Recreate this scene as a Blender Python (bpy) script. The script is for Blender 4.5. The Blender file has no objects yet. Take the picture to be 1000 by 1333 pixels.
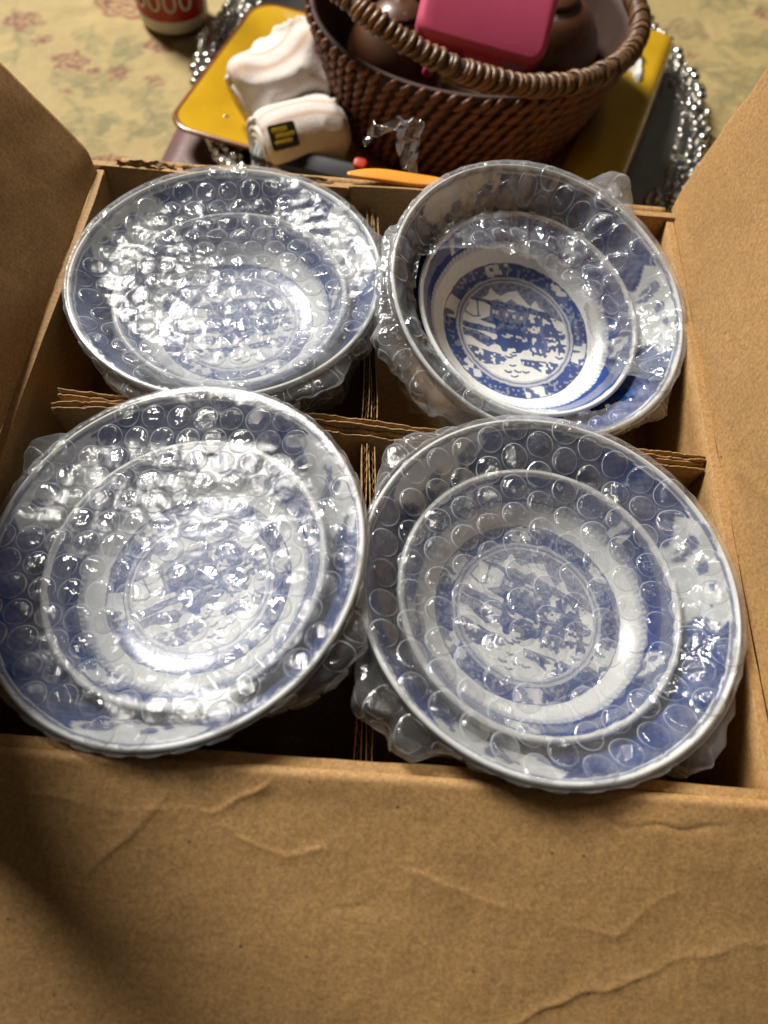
import bpy, math, random
import numpy as np
from mathutils import Matrix, Vector

rng = np.random.default_rng(7)
random.seed(7)
PI = math.pi
sc = bpy.context.scene
col = sc.collection

# ------------------------------------------------------------------ camera, world, lamps, exposure
cam_data = bpy.data.cameras.new('camera')
cam = bpy.data.objects.new('camera', cam_data)
col.objects.link(cam)
cam_data.sensor_fit = 'VERTICAL'
cam_data.sensor_height = 36.0
cam_data.sensor_width = 27.0
cam_data.lens = 26.0
cam_data.clip_start = 0.01
cam_data.clip_end = 50
right = Vector((0.9965, 0.0587, 0.0600))
down = Vector((0.0797, -0.8870, -0.4548))
fwd = Vector((0.0265, 0.4580, -0.8886))
cam.matrix_world = Matrix(((right.x, -down.x, -fwd.x, 0.0019),
                           (right.y, -down.y, -fwd.y, -0.1946),
                           (right.z, -down.z, -fwd.z, 0.2846),
                           (0, 0, 0, 1)))
cam_data.dof.use_dof = True
cam_data.dof.focus_distance = 0.335
cam_data.dof.aperture_fstop = 6.4
sc.camera = cam

world = bpy.data.worlds.new('World')
sc.world = world
world.use_nodes = True
bg = world.node_tree.nodes['Background']
bg.inputs['Color'].default_value = (1.0, 0.86, 0.68, 1)
bg.inputs['Strength'].default_value = 0.03


def lamp(name, loc, target, size, watts, colour):
    d = bpy.data.lights.new(name, 'AREA')
    d.shape = 'DISK'
    d.size = size
    d.energy = watts
    d.color = colour
    o = bpy.data.objects.new(name, d)
    col.objects.link(o)
    o.location = loc
    o.rotation_euler = (Vector(target) - Vector(loc)).to_track_quat('-Z', 'Y').to_euler()
    return o


lamp('shaded_lamp', (-1.40, 1.68, 2.08), (0, 0, 0), 0.85, 184.0, (1.0, 0.95, 0.875))
lamp('fill_lamp', (0.55, 0.75, 1.9), (0, 0.1, 0), 0.30, 1.5, (1.0, 0.92, 0.80))  # weak fill added for glints on the wrap, no known fixture

sc.view_settings.view_transform = 'Standard'
sc.view_settings.look = 'None'
sc.view_settings.exposure = 0.0
sc.view_settings.gamma = 1.0
sc.view_settings.use_curve_mapping = False
sc.cycles.transparent_max_bounces = 40
sc.cycles.max_bounces = 10
sc.cycles.diffuse_bounces = 3
sc.cycles.caustics_reflective = False
sc.cycles.caustics_refractive = False


# ------------------------------------------------------------------ helpers
def link(o, parent=None):
    col.objects.link(o)
    if parent is not None:
        o.parent = parent
    return o


def tag(o, label=None, cat=None, group=None, kind=None):
    if label:
        o['label'] = label
    if cat:
        o['category'] = cat
    if group:
        o['group'] = group
    if kind:
        o['kind'] = kind
    return o


def empty(name, loc=(0, 0, 0), mat=None):
    o = bpy.data.objects.new(name, None)
    o.empty_display_size = 0.02
    link(o)
    if mat is not None:
        o.matrix_world = mat
    else:
        o.location = loc
    return o


def mesh(name, v, f, mat, parent=None, smooth=True, colour=None):
    """v: (n,3) array; f: (m,4) or (m,3) int array or a list of lists."""
    me = bpy.data.meshes.new(name)
    v = np.asarray(v, dtype=np.float32)
    if isinstance(f, np.ndarray):
        k = f.shape[1]
        me.vertices.add(len(v))
        me.vertices.foreach_set('co', v.ravel())
        me.loops.add(f.size)
        me.loops.foreach_set('vertex_index', f.astype(np.int32).ravel())
        me.polygons.add(len(f))
        me.polygons.foreach_set('loop_start', np.arange(0, f.size, k, dtype=np.int32))
        me.update(calc_edges=True)
    else:
        me.from_pydata(v.tolist(), [], [list(map(int, q)) for q in f])
    me.validate()
    if smooth:
        me.polygons.foreach_set('use_smooth', np.ones(len(me.polygons), dtype=bool))
    if colour is not None:
        a = me.color_attributes.new('paint', 'FLOAT_COLOR', 'POINT')
        c = np.ones((len(v), 4), dtype=np.float32)
        c[:, :3] = colour
        a.data.foreach_set('color', c.ravel())
    me.materials.append(mat)
    o = bpy.data.objects.new(name, me)
    return link(o, parent)


def gridf(nu, nv, wrap_v=False):
    """quads of a grid with index i*nv+j, i<nu, j<nv"""
    i = np.arange(nu - 1)[:, None]
    j = np.arange(nv if wrap_v else nv - 1)[None, :]
    j2 = (j + 1) % nv
    a = i * nv + j
    b = i * nv + j2
    c = (i + 1) * nv + j2
    d = (i + 1) * nv + j
    return np.stack([a, b, c, d], -1).reshape(-1, 4)


_perm = np.random.default_rng(3).random(4096)


def _h(ix, iy, iz, seed):
    n = (ix * 73856093) ^ (iy * 19349663) ^ (iz * 83492791) ^ (seed * 2654435)
    n = (n ^ (n >> 13)) * 1274126177
    return _perm[(n ^ (n >> 16)) & 4095]


def vnoise(p, scale, seed=0):
    """smooth value noise, -1..1; p (...,3)"""
    q = np.asarray(p, float) * scale + 1000.0
    i = np.floor(q).astype(np.int64)
    f = q - i
    f = f * f * f * (f * (f * 6 - 15) + 10)
    out = 0
    for dx in (0, 1):
        for dy in (0, 1):
            for dz in (0, 1):
                w = (f[..., 0] if dx else 1 - f[..., 0]) * (f[..., 1] if dy else 1 - f[..., 1]) * (f[..., 2] if dz else 1 - f[..., 2])
                out = out + w * _h(i[..., 0] + dx, i[..., 1] + dy, i[..., 2] + dz, seed)
    return out * 2 - 1


def ridged(p, scale, seed=0):
    return 1 - 2 * np.abs(vnoise(p, scale, seed))


def fbm(p, scale, seed=0, octs=3):
    o = 0
    a = 1
    for k in range(octs):
        o = o + a * vnoise(p, scale * 2 ** k, seed + k)
        a *= 0.5
    return o


def sstep(a, b, x):
    t = np.clip((x - a) / (b - a), 0, 1)
    return t * t * (3 - 2 * t)


def p3(x, y, z=0.0):
    x, y, z = np.broadcast_arrays(np.asarray(x, float), np.asarray(y, float), np.asarray(z, float))
    return np.stack([x, y, z], -1)


def slab(name, P, N, th, mat, parent=None, smooth=True):
    """closed slab from a grid of points P (nu,nv,3), thickened by th along -N"""
    nu, nv = P.shape[:2]
    top = P.reshape(-1, 3)
    bot = (P - N * th).reshape(-1, 3)
    f = gridf(nu, nv)
    n = nu * nv
    fb = f[:, ::-1] + n
    e = []
    idx = lambda i, j: i * nv + j
    for j in range(nv - 1):
        e.append((idx(0, j + 1), idx(0, j), idx(0, j) + n, idx(0, j + 1) + n))
        e.append((idx(nu - 1, j), idx(nu - 1, j + 1), idx(nu - 1, j + 1) + n, idx(nu - 1, j) + n))
    for i in range(nu - 1):
        e.append((idx(i, 0), idx(i + 1, 0), idx(i + 1, 0) + n, idx(i, 0) + n))
        e.append((idx(i + 1, nv - 1), idx(i, nv - 1), idx(i, nv - 1) + n, idx(i + 1, nv - 1) + n))
    o = mesh(name, np.concatenate([top, bot]), np.concatenate([f, fb, np.array(e)]), mat, parent, smooth)
    # keep the cut edges crisp
    me = o.data
    sm = np.ones(len(me.polygons), dtype=bool)
    sm[2 * len(f):] = False
    if smooth:
        me.polygons.foreach_set('use_smooth', sm)
    return o


def normals(P):
    du = np.gradient(P, axis=0)
    dv = np.gradient(P, axis=1)
    n = np.cross(du, dv)
    return n / (np.linalg.norm(n, axis=-1, keepdims=True) + 1e-12)


def tube_pts(path, rad, seg=10, cap=True):
    path = np.asarray(path, float)
    rad = np.broadcast_to(np.asarray(rad, float), (len(path),))
    t = np.gradient(path, axis=0)
    t /= np.linalg.norm(t, axis=1, keepdims=True) + 1e-12
    ref = np.array([0, 0, 1.0]) if abs(t[0][2]) < 0.9 else np.array([1.0, 0, 0])
    V = []
    for k in range(len(path)):
        a = np.cross(t[k], ref)
        a /= np.linalg.norm(a) + 1e-12
        b = np.cross(t[k], a)
        an = np.linspace(0, 2 * PI, seg, endpoint=False)
        V.append(path[k] + rad[k] * (np.cos(an)[:, None] * a + np.sin(an)[:, None] * b))
    V = np.concatenate(V)
    f = gridf(len(path), seg, True)
    if cap:
        n = len(V)
        V = np.concatenate([V, path[:1], path[-1:]])
        c = []
        for j in range(seg):
            c.append((n, n, (j + 1) % seg, j))
            base = (len(path) - 1) * seg
            c.append((n + 1, n + 1, base + j, base + (j + 1) % seg))
        c = [(x[0], x[2], x[3]) for x in c]
        faces = [tuple(q) for q in f] + c
        return V, faces
    return V, [tuple(q) for q in f]


def lathe(name, prof, seg, mat, parent=None, xs=1.0, ys=1.0):
    prof = np.asarray(prof, float)
    an = np.linspace(0, 2 * PI, seg, endpoint=False)
    V = np.stack([prof[:, 0][:, None] * np.cos(an) * xs, prof[:, 0][:, None] * np.sin(an) * ys,
                  np.repeat(prof[:, 1][:, None], seg, 1)], -1).reshape(-1, 3)
    return mesh(name, V, gridf(len(prof), seg, True), mat, parent)


def smooth_profile(pts, n):
    """Catmull-Rom through points, n samples evenly by chord"""
    p = np.asarray(pts, float)
    q = np.vstack([2 * p[0] - p[1], p, 2 * p[-1] - p[-2]])
    out = []
    for i in range(1, len(q) - 2):
        for t in np.linspace(0, 1, 40, endpoint=False):
            a, b, c, d = q[i - 1], q[i], q[i + 1], q[i + 2]
            out.append(0.5 * ((2 * b) + (-a + c) * t + (2 * a - 5 * b + 4 * c - d) * t * t + (-a + 3 * b - 3 * c + d) * t ** 3))
    out.append(p[-1])
    out = np.array(out)
    s = np.concatenate([[0], np.cumsum(np.linalg.norm(np.diff(out, axis=0), axis=1))])
    u = np.linspace(0, s[-1], n)
    return np.stack([np.interp(u, s, out[:, k]) for k in range(out.shape[1])], -1)


def in_poly(x, y, poly):
    inside = np.zeros(np.shape(x), bool)
    n = len(poly)
    for i in range(n):
        x1, y1 = poly[i]
        x2, y2 = poly[(i + 1) % n]
        c = ((y1 > y) != (y2 > y)) & (x < (x2 - x1) * (y - y1) / ((y2 - y1) if y2 != y1 else 1e-12) + x1)
        inside ^= c
    return inside


def seg_dist(x, y, line):
    d = np.full(np.shape(x), 9e9)
    along = np.zeros(np.shape(x))
    side = np.zeros(np.shape(x))
    for (x1, y1), (x2, y2) in zip(line[:-1], line[1:]):
        dx, dy = x2 - x1, y2 - y1
        L2 = dx * dx + dy * dy
        t = np.clip(((x - x1) * dx + (y - y1) * dy) / L2, 0, 1)
        ex, ey = x - (x1 + t * dx), y - (y1 + t * dy)
        dd = np.hypot(ex, ey)
        m = dd < d
        d = np.where(m, dd, d)
        side = np.where(m, np.sign(dx * ey - dy * ex), side)
    return d, side


# ------------------------------------------------------------------ materials
def new_mat(name):
    m = bpy.data.materials.new(name)
    m.use_nodes = True
    nt = m.node_tree
    b = nt.nodes['Principled BSDF']
    return m, nt, b


def N(nt, t, **kw):
    n = nt.nodes.new(t)
    for k, v in kw.items():
        setattr(n, k, v)
    return n


def noise_node(nt, scale, detail=3, rough=0.5, coord='Object', vec=None):
    if vec is None:
        tc = N(nt, 'ShaderNodeTexCoord')
        vec = tc.outputs[coord]
    n = N(nt, 'ShaderNodeTexNoise')
    n.inputs['Scale'].default_value = scale
    n.inputs['Detail'].default_value = detail
    n.inputs['Roughness'].default_value = rough
    nt.links.new(vec, n.inputs['Vector'])
    return n


def ramp(nt, src, stops):
    r = N(nt, 'ShaderNodeValToRGB')
    el = r.color_ramp.elements
    el[0].position, el[0].color = stops[0][0], (*stops[0][1], 1)
    el[1].position, el[1].color = stops[-1][0], (*stops[-1][1], 1)
    for p, c in stops[1:-1]:
        e = el.new(p)
        e.color = (*c, 1)
    nt.links.new(src, r.inputs['Fac'])
    return r


def mixc(nt, fac, a, b, mode='MIX'):
    m = N(nt, 'ShaderNodeMix', data_type='RGBA', blend_type=mode)
    for s, i in ((fac, 0), (a, 6), (b, 7)):
        if hasattr(s, 'links'):
            nt.links.new(s, m.inputs[i])
        elif i == 0:
            m.inputs[0].default_value = s
        else:
            m.inputs[i].default_value = (*s, 1)
    return m.outputs[2]


def bump(nt, height, strength, dist=0.001):
    b = N(nt, 'ShaderNodeBump')
    b.inputs['Strength'].default_value = strength
    b.inputs['Distance'].default_value = dist
    nt.links.new(height, b.inputs['Height'])
    return b.outputs['Normal']


def plain(name, colour, rough=0.5, metal=0.0, var=0.12, vscale=60, bump_s=0.0, bscale=400, coat=0.0):
    m, nt, b = new_mat(name)
    n = noise_node(nt, vscale)
    c0 = tuple(max(0, x * (1 - var)) for x in colour)
    c1 = tuple(min(1, x * (1 + var)) for x in colour)
    r = ramp(nt, n.outputs['Fac'], [(0.3, c0), (0.7, c1)])
    nt.links.new(r.outputs['Color'], b.inputs['Base Color'])
    b.inputs['Roughness'].default_value = rough
    b.inputs['Metallic'].default_value = metal
    b.inputs['Coat Weight'].default_value = coat
    if bump_s:
        n2 = noise_node(nt, bscale, 4)
        nt.links.new(bump(nt, n2.outputs['Fac'], bump_s), b.inputs['Normal'])
    return m


def cardboard_mat(name, base):
    m, nt, b = new_mat(name)
    tc = N(nt, 'ShaderNodeTexCoord')
    v = tc.outputs['Object']
    big = noise_node(nt, 14, 4, 0.6, vec=v)
    fine = noise_node(nt, 620, 4, 0.8, vec=v)
    c = ramp(nt, big.outputs['Fac'], [(0.25, tuple(x * 0.86 for x in base)), (0.5, base), (0.8, tuple(min(1, x * 1.1) for x in base))])
    g = ramp(nt, fine.outputs['Fac'], [(0.3, (0.60, 0.58, 0.54)), (0.7, (1.30, 1.29, 1.27))])
    col1 = mixc(nt, 1.0, c.outputs['Color'], g.outputs['Color'], 'MULTIPLY')
    # fibre flecks, dark and pale
    vo = N(nt, 'ShaderNodeTexVoronoi')
    vo.inputs['Scale'].default_value = 120
    nt.links.new(v, vo.inputs['Vector'])
    fl = ramp(nt, vo.outputs['Distance'], [(0.05, (1, 1, 1)), (0.10, (0, 0, 0))])
    sel = noise_node(nt, 75, 2, vec=v)
    ss = ramp(nt, sel.outputs['Fac'], [(0.53, (0, 0, 0)), (0.60, (0.85, 0.85, 0.85))])
    dk = mixc(nt, 1.0, fl.outputs['Color'], ss.outputs['Color'], 'MULTIPLY')
    col2 = mixc(nt, dk, col1, tuple(x * 0.28 for x in base))
    vo2 = N(nt, 'ShaderNodeTexVoronoi')
    vo2.inputs['Scale'].default_value = 260
    mp = N(nt, 'ShaderNodeMapping')
    mp.inputs['Scale'].default_value = (1, 0.35, 0.6)
    mp.inputs['Rotation'].default_value = (0.3, 0.2, 0.7)
    nt.links.new(v, mp.inputs['Vector'])
    nt.links.new(mp.outputs[0], vo2.inputs['Vector'])
    fl2 = ramp(nt, vo2.outputs['Distance'], [(0.03, (0.5, 0.5, 0.5)), (0.10, (0, 0, 0))])
    col3 = mixc(nt, fl2.outputs['Color'], col2, tuple(min(1, x * 1.5) for x in base))
    nt.links.new(col3, b.inputs['Base Color'])
    b.inputs['Roughness'].default_value = 0.72
    b.inputs['Specular IOR Level'].default_value = 0.35
    mid = noise_node(nt, 160, 4, 0.6, vec=v)
    ad = N(nt, 'ShaderNodeMath', operation='ADD')
    nt.links.new(fine.outputs['Fac'], ad.inputs[0])
    nt.links.new(mid.outputs['Fac'], ad.inputs[1])
    nt.links.new(bump(nt, ad.outputs[0], 0.13, 0.0008), b.inputs['Normal'])
    return m


def film_mat(name, haze, bscale, bstr, streak=False, refl=0.07, rough=0.12, edge=0.3, refract=0.0, crinkle=0.0, ior=1.22):
    """thin clear polythene: straight-through film, gloss, a little milky scatter that thickens where it is seen edge-on"""
    m = bpy.data.materials.new(name)
    m.use_nodes = True
    nt = m.node_tree
    nt.nodes.clear()
    out = N(nt, 'ShaderNodeOutputMaterial')
    tc = N(nt, 'ShaderNodeTexCoord')
    v0 = v = tc.outputs['Object']
    if streak:
        wob = noise_node(nt, 22, 1, vec=v)
        rot = N(nt, 'ShaderNodeVectorRotate', rotation_type='Z_AXIS')
        mul = N(nt, 'ShaderNodeMath', operation='MULTIPLY_ADD')
        mul.inputs[1].default_value = 5.0
        mul.inputs[2].default_value = -1.9
        nt.links.new(wob.outputs['Fac'], mul.inputs[0])
        nt.links.new(mul.outputs[0], rot.inputs['Angle'])
        nt.links.new(v, rot.inputs['Vector'])
        mp = N(nt, 'ShaderNodeMapping')
        mp.inputs['Scale'].default_value = (1, 0.20, 0.6)
        nt.links.new(rot.outputs[0], mp.inputs['Vector'])
        v = mp.outputs[0]
    n1 = noise_node(nt, bscale, 2, 0.5, vec=v)
    height = n1.outputs['Fac']
    if crinkle:
        # crisp facets of creased polythene
        wv = noise_node(nt, 120, 2, 0.5, vec=v)
        mv = N(nt, 'ShaderNodeVectorMath', operation='MULTIPLY_ADD')
        mv.inputs[1].default_value = (0.012, 0.012, 0.012)
        nt.links.new(wv.outputs['Color'], mv.inputs[0])
        nt.links.new(v, mv.inputs[2])
        vo = N(nt, 'ShaderNodeTexVoronoi')
        vo.inputs['Scale'].default_value = 260
        nt.links.new(mv.outputs[0], vo.inputs['Vector'])
        mm = N(nt, 'ShaderNodeMath', operation='MULTIPLY_ADD')
        mm.inputs[1].default_value = crinkle
        nt.links.new(vo.outputs['Distance'], mm.inputs[0])
        nt.links.new(height, mm.inputs[2])
        height = mm.outputs[0]
    nrm = bump(nt, height, bstr, 0.0012)
    gl = N(nt, 'ShaderNodeBsdfGlossy')
    gl.inputs['Roughness'].default_value = rough
    gl.inputs['Color'].default_value = (1, 1, 1, 1)
    nt.links.new(nrm, gl.inputs['Normal'])
    tr = N(nt, 'ShaderNodeBsdfTransparent')
    tr.inputs['Color'].default_value = (0.985, 0.988, 0.99, 1)
    through = tr.outputs[0]
    if refract:
        rf = N(nt, 'ShaderNodeBsdfRefraction')
        rf.inputs['IOR'].default_value = ior
        rf.inputs['Roughness'].default_value = 0.16
        nt.links.new(nrm, rf.inputs['Normal'])
        mr = N(nt, 'ShaderNodeMixShader')
        mr.inputs[0].default_value = refract
        nt.links.new(through, mr.inputs[1])
        nt.links.new(rf.outputs[0], mr.inputs[2])
        through = mr.outputs[0]
    df = N(nt, 'ShaderNodeBsdfDiffuse')
    df.inputs['Color'].default_value = (0.86, 0.90, 0.95, 1)
    tl = N(nt, 'ShaderNodeBsdfTranslucent')
    tl.inputs['Color'].default_value = (0.86, 0.90, 0.95, 1)
    hz = N(nt, 'ShaderNodeMixShader')
    hz.inputs[0].default_value = 0.4
    nt.links.new(df.outputs[0], hz.inputs[1])
    nt.links.new(tl.outputs[0], hz.inputs[2])
    lw = N(nt, 'ShaderNodeLayerWeight')
    lw.inputs['Blend'].default_value = 0.5
    pw3 = N(nt, 'ShaderNodeMath', operation='POWER')
    pw3.inputs[1].default_value = 3.2
    nt.links.new(lw.outputs['Facing'], pw3.inputs[0])
    cl = noise_node(nt, 70, 3, 0.6, vec=v0)
    hzv = N(nt, 'ShaderNodeMapRange')
    hzv.inputs['From Min'].default_value = 0.3
    hzv.inputs['From Max'].default_value = 0.75
    hzv.inputs['To Min'].default_value = haze * 0.5
    hzv.inputs['To Max'].default_value = haze * 1.8
    nt.links.new(cl.outputs['Fac'], hzv.inputs['Value'])
    hm = N(nt, 'ShaderNodeMath', operation='MULTIPLY_ADD', use_clamp=True)
    hm.inputs[1].default_value = edge
    nt.links.new(pw3.outputs[0], hm.inputs[0])
    nt.links.new(hzv.outputs[0], hm.inputs[2])
    m1 = N(nt, 'ShaderNodeMixShader')
    nt.links.new(hm.outputs[0], m1.inputs[0])
    nt.links.new(through, m1.inputs[1])
    nt.links.new(hz.outputs[0], m1.inputs[2])
    pw = N(nt, 'ShaderNodeMath', operation='POWER')
    pw.inputs[1].default_value = 4.0
    lw2 = N(nt, 'ShaderNodeLayerWeight')
    lw2.inputs['Blend'].default_value = 0.5
    nt.links.new(nrm, lw2.inputs['Normal'])
    nt.links.new(lw2.outputs['Facing'], pw.inputs[0])
    ma = N(nt, 'ShaderNodeMath', operation='MULTIPLY_ADD', use_clamp=True)
    ma.inputs[1].default_value = 0.14
    ma.inputs[2].default_value = refl
    nt.links.new(pw.outputs[0], ma.inputs[0])
    m2 = N(nt, 'ShaderNodeMixShader')
    nt.links.new(ma.outputs[0], m2.inputs[0])
    nt.links.new(m1.outputs[0], m2.inputs[1])
    nt.links.new(gl.outputs[0], m2.inputs[2])
    nt.links.new(m2.outputs[0], out.inputs['Surface'])
    return m


def glaze_mat():
    m, nt, b = new_mat('glazed_porcelain')
    a = N(nt, 'ShaderNodeAttribute', attribute_name='paint')
    n = noise_node(nt, 500, 3)
    g = ramp(nt, n.outputs['Fac'], [(0.3, (0.93, 0.93, 0.93)), (0.7, (1.03, 1.03, 1.03))])
    c = mixc(nt, 1.0, a.outputs['Color'], g.outputs['Color'], 'MULTIPLY')
    nt.links.new(c, b.inputs['Base Color'])
    b.inputs['Roughness'].default_value = 0.20
    b.inputs['IOR'].default_value = 1.5
    n2 = noise_node(nt, 90, 2)
    nt.links.new(bump(nt, n2.outputs['Fac'], 0.05, 0.001), b.inputs['Normal'])
    return m


def attr_mat(name, rough, weave=0, sheen=0.0):
    m, nt, b = new_mat(name)
    a = N(nt, 'ShaderNodeAttribute', attribute_name='paint')
    n = noise_node(nt, 700, 3, 0.7)
    g = ramp(nt, n.outputs['Fac'], [(0.3, (0.84, 0.84, 0.84)), (0.7, (1.1, 1.1, 1.1))])
    c = mixc(nt, 1.0, a.outputs['Color'], g.outputs['Color'], 'MULTIPLY')
    nt.links.new(c, b.inputs['Base Color'])
    b.inputs['Roughness'].default_value = rough
    b.inputs['Sheen Weight'].default_value = sheen
    if weave:
        n2 = noise_node(nt, weave, 4, 0.6)
        nt.links.new(bump(nt, n2.outputs['Fac'], 0.35, 0.001), b.inputs['Normal'])
    return m


KRAFT = (0.405, 0.240, 0.096)
M_card = cardboard_mat('kraft_cardboard', KRAFT)
M_liner = cardboard_mat('kraft_liner', (0.36, 0.222, 0.098))
M_flute = plain('corrugated_medium', (0.33, 0.21, 0.11), 0.85, var=0.2, vscale=300)
M_films = {k: film_mat('clear_bubble_film', h, 200, bs, rough=ro, edge=0.05, refl=rf, refract=0.20, ior=1.12, crinkle=ck)
           for k, h, bs, ro, rf, ck in (('BL', 0.100, 0.26, 0.15, 0.014, 0.20), ('BR', 0.14, 0.48, 0.11, 0.055, 1.0), ('FL', 0.060, 0.15, 0.17, 0.013, 0.12), ('FR', 0.070, 0.36, 0.12, 0.034, 0.7))}
M_bub = film_mat('clear_bubble', 0.008, 560, 0.7, streak=True, refl=0.042, rough=0.075, edge=0.45, refract=0.24)
M_weld = film_mat('bubble_weld_seam', 0.30, 400, 0.3, refl=0.10, rough=0.15, edge=0.5)
M_scrap = film_mat('crumpled_clear_film', 0.06, 200, 0.4, refl=0.12, rough=0.1, edge=0.3)
M_glaze = glaze_mat()
M_cloth = attr_mat('printed_tablecloth', 0.8, 260, 0.1)
M_white_cloth = attr_mat('white_terry_cloth', 0.75, 500, 0.2)
M_mat = plain('mauve_vinyl', (0.13, 0.065, 0.062), 0.4, var=0.15, bump_s=0.2)
M_silver = plain('silver_plate', (0.62, 0.60, 0.56), 0.22, 1.0, var=0.08)
M_silver_bead = plain('tarnished_silver', (0.58, 0.56, 0.52), 0.18, 1.0, var=0.25, vscale=200)
M_yellow = plain('yellow_glaze', (0.50, 0.295, 0.012), 0.22, var=0.10, vscale=25, coat=0.3)
M_amber = plain('brown_glaze', (0.17, 0.055, 0.012), 0.2, var=0.2, coat=0.3)
M_wick_dark = plain('wicker_backing', (0.035, 0.014, 0.007), 0.7, var=0.3)
M_wick = plain('wicker_strand', (0.130, 0.044, 0.018), 0.5, var=0.45, vscale=90, bump_s=0.3)
M_rope = plain('wicker_rope', (0.14, 0.066, 0.024), 0.42, var=0.40, vscale=70, bump_s=0.3)
M_pink = plain('pink_plastic', (0.66, 0.095, 0.20), 0.42, var=0.04)
M_wood = plain('dark_polished_wood', (0.10, 0.036, 0.014), 0.42, var=0.35, vscale=18, coat=0.2)
M_black = plain('black_rubber', (0.012, 0.012, 0.013), 0.45, var=0.2)
M_red = plain('red_plastic', (0.55, 0.04, 0.015), 0.4, var=0.05)
M_orange = plain('orange_plastic', (0.80, 0.30, 0.035), 0.35, var=0.08)
M_white_pl = plain('white_plastic', (0.66, 0.63, 0.58), 0.35, var=0.03)
M_label = plain('red_label', (0.36, 0.020, 0.018), 0.4, var=0.06)
M_lab_yel = plain('yellow_print', (0.50, 0.38, 0.02), 0.5, var=0.3, vscale=200)
M_lab_blk = plain('black_label', (0.02, 0.018, 0.012), 0.4, var=0.2)
M_napkin = plain('white_paper', (0.70, 0.67, 0.62), 0.7, var=0.05)

TABLE = -0.130

# ------------------------------------------------------------------ tablecloth
def axis(a, b, step, lo, hi, cstep):
    mid = np.arange(a, b, step)
    left = np.arange(lo, a, cstep)
    rt = np.arange(b, hi + cstep, cstep)
    return np.concatenate([left, mid, rt])


xs = axis(-0.44, 0.46, 0.0024, -1.1, 1.1, 0.02)
ys = axis(0.16, 0.72, 0.0024, -0.8, 1.5, 0.02)
X, Y = np.meshgrid(xs, ys, indexing='ij')
Pq = p3(X, Y)
Z = TABLE - 0.0008 + 0.0016 * fbm(Pq, 14, 5) * 0.6 + 0.0022 * ridged(Pq, 30, 9) * sstep(-0.2, 0.5, vnoise(Pq, 7, 2)) + 0.0004 * vnoise(Pq, 130, 4)
Z = np.minimum(Z, TABLE + 0.0012)
under = (np.abs(X) < 0.17) & (np.abs(Y) < 0.17)
Z = np.where(under, TABLE - 0.003, Z)
base = np.array([0.335, 0.250, 0.096])
tone = 1 + 0.10 * fbm(Pq, 16, 31)[..., None] + 0.05 * vnoise(Pq, 200, 8)[..., None]
C = base * tone
wx = X + 0.0022 * vnoise(Pq, 130, 61) + 0.004 * vnoise(Pq, 45, 62)
wy = Y + 0.0022 * vnoise(Pq, 130, 63) + 0.004 * vnoise(Pq, 45, 64)
RED = np.array([0.15, 0.022, 0.018])
GRN = np.array([0.150, 0.138, 0.052])
BRN = np.array([0.15, 0.105, 0.045])


def blend(C, a, c):
    return C * (1 - a[..., None]) + c * a[..., None]


def paint_rose(C, cx, cy, r, colr, ang, amount=0.8):
    m = (np.abs(X - cx) < 2.2 * r) & (np.abs(Y - cy) < 2.2 * r)
    if not m.any():
        return C
    x = wx - cx
    y = wy - cy
    d = np.hypot(x, y * 1.25) / r
    t = np.arctan2(y, x) + ang
    outline = 1 + 0.17 * np.cos(5 * t) + 0.1 * np.cos(8 * t + 1)
    q = d / outline
    spiral = 0.5 + 0.5 * np.cos(2 * PI * (q * 2.6 + t / (2 * PI)))
    a = (q < 1) * (0.20 + 0.80 * sstep(0.35, 0.8, spiral)) * amount
    a = np.maximum(a, amount * np.exp(-((q - 1) / 0.09) ** 2))
    return np.where(m[..., None], blend(C, a * m, colr), C)


def paint_leaf(C, cx, cy, L, w, ang, colr, amount):
    m = (np.abs(X - cx) < 1.6 * L) & (np.abs(Y - cy) < 1.6 * L)
    if not m.any():
        return C
    c, s = math.cos(ang), math.sin(ang)
    x = (wx - cx) * c + (wy - cy) * s
    y = -(wx - cx) * s + (wy - cy) * c
    half = w * np.clip(1 - (x / (L * 0.5)) ** 2, 0, 1)
    edge = np.exp(-((np.abs(y) - half) / 0.0011) ** 2) * (np.abs(x) < L * 0.5)
    fill = (np.abs(y) < half) * (np.abs(x) < L * 0.5)
    vein = np.exp(-(y / 0.0008) ** 2) * (np.abs(x) < L * 0.5)
    a = np.clip(np.maximum(edge * 0.9, np.maximum(fill * 0.42, vein * 0.7)), 0, 1) * amount
    return np.where(m[..., None], blend(C, a * m, colr), C)


def paint_vine(C, pts, amount=0.6, leaves=True, seed=0):
    r = random.Random(seed)
    pts = smooth_profile(pts, 14) if len(pts) > 2 else np.linspace(pts[0], pts[1], 10)
    lo = pts.min(0) - 0.03
    hi = pts.max(0) + 0.03
    m = (X > lo[0]) & (X < hi[0]) & (Y > lo[1]) & (Y < hi[1])
    d = np.full(X.shape, 9.0)
    dd, _ = seg_dist(wx[m], wy[m], [tuple(p) for p in pts])
    d[m] = dd
    C = blend(C, np.exp(-(d / 0.0018) ** 2) * amount, GRN)
    if leaves:
        for i in range(1, len(pts), 3):
            t = pts[i] - pts[i - 1]
            a = math.atan2(t[1], t[0])
            for sgn in (-1, 1):
                if r.random() < 0.8:
                    aa = a + sgn * r.uniform(0.5, 1.1)
                    L = r.uniform(0.014, 0.026)
                    C = paint_leaf(C, pts[i][0] + math.cos(aa) * L * .55, pts[i][1] + math.sin(aa) * L * .55, L, L * 0.2, aa, GRN, amount)
    return C


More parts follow.
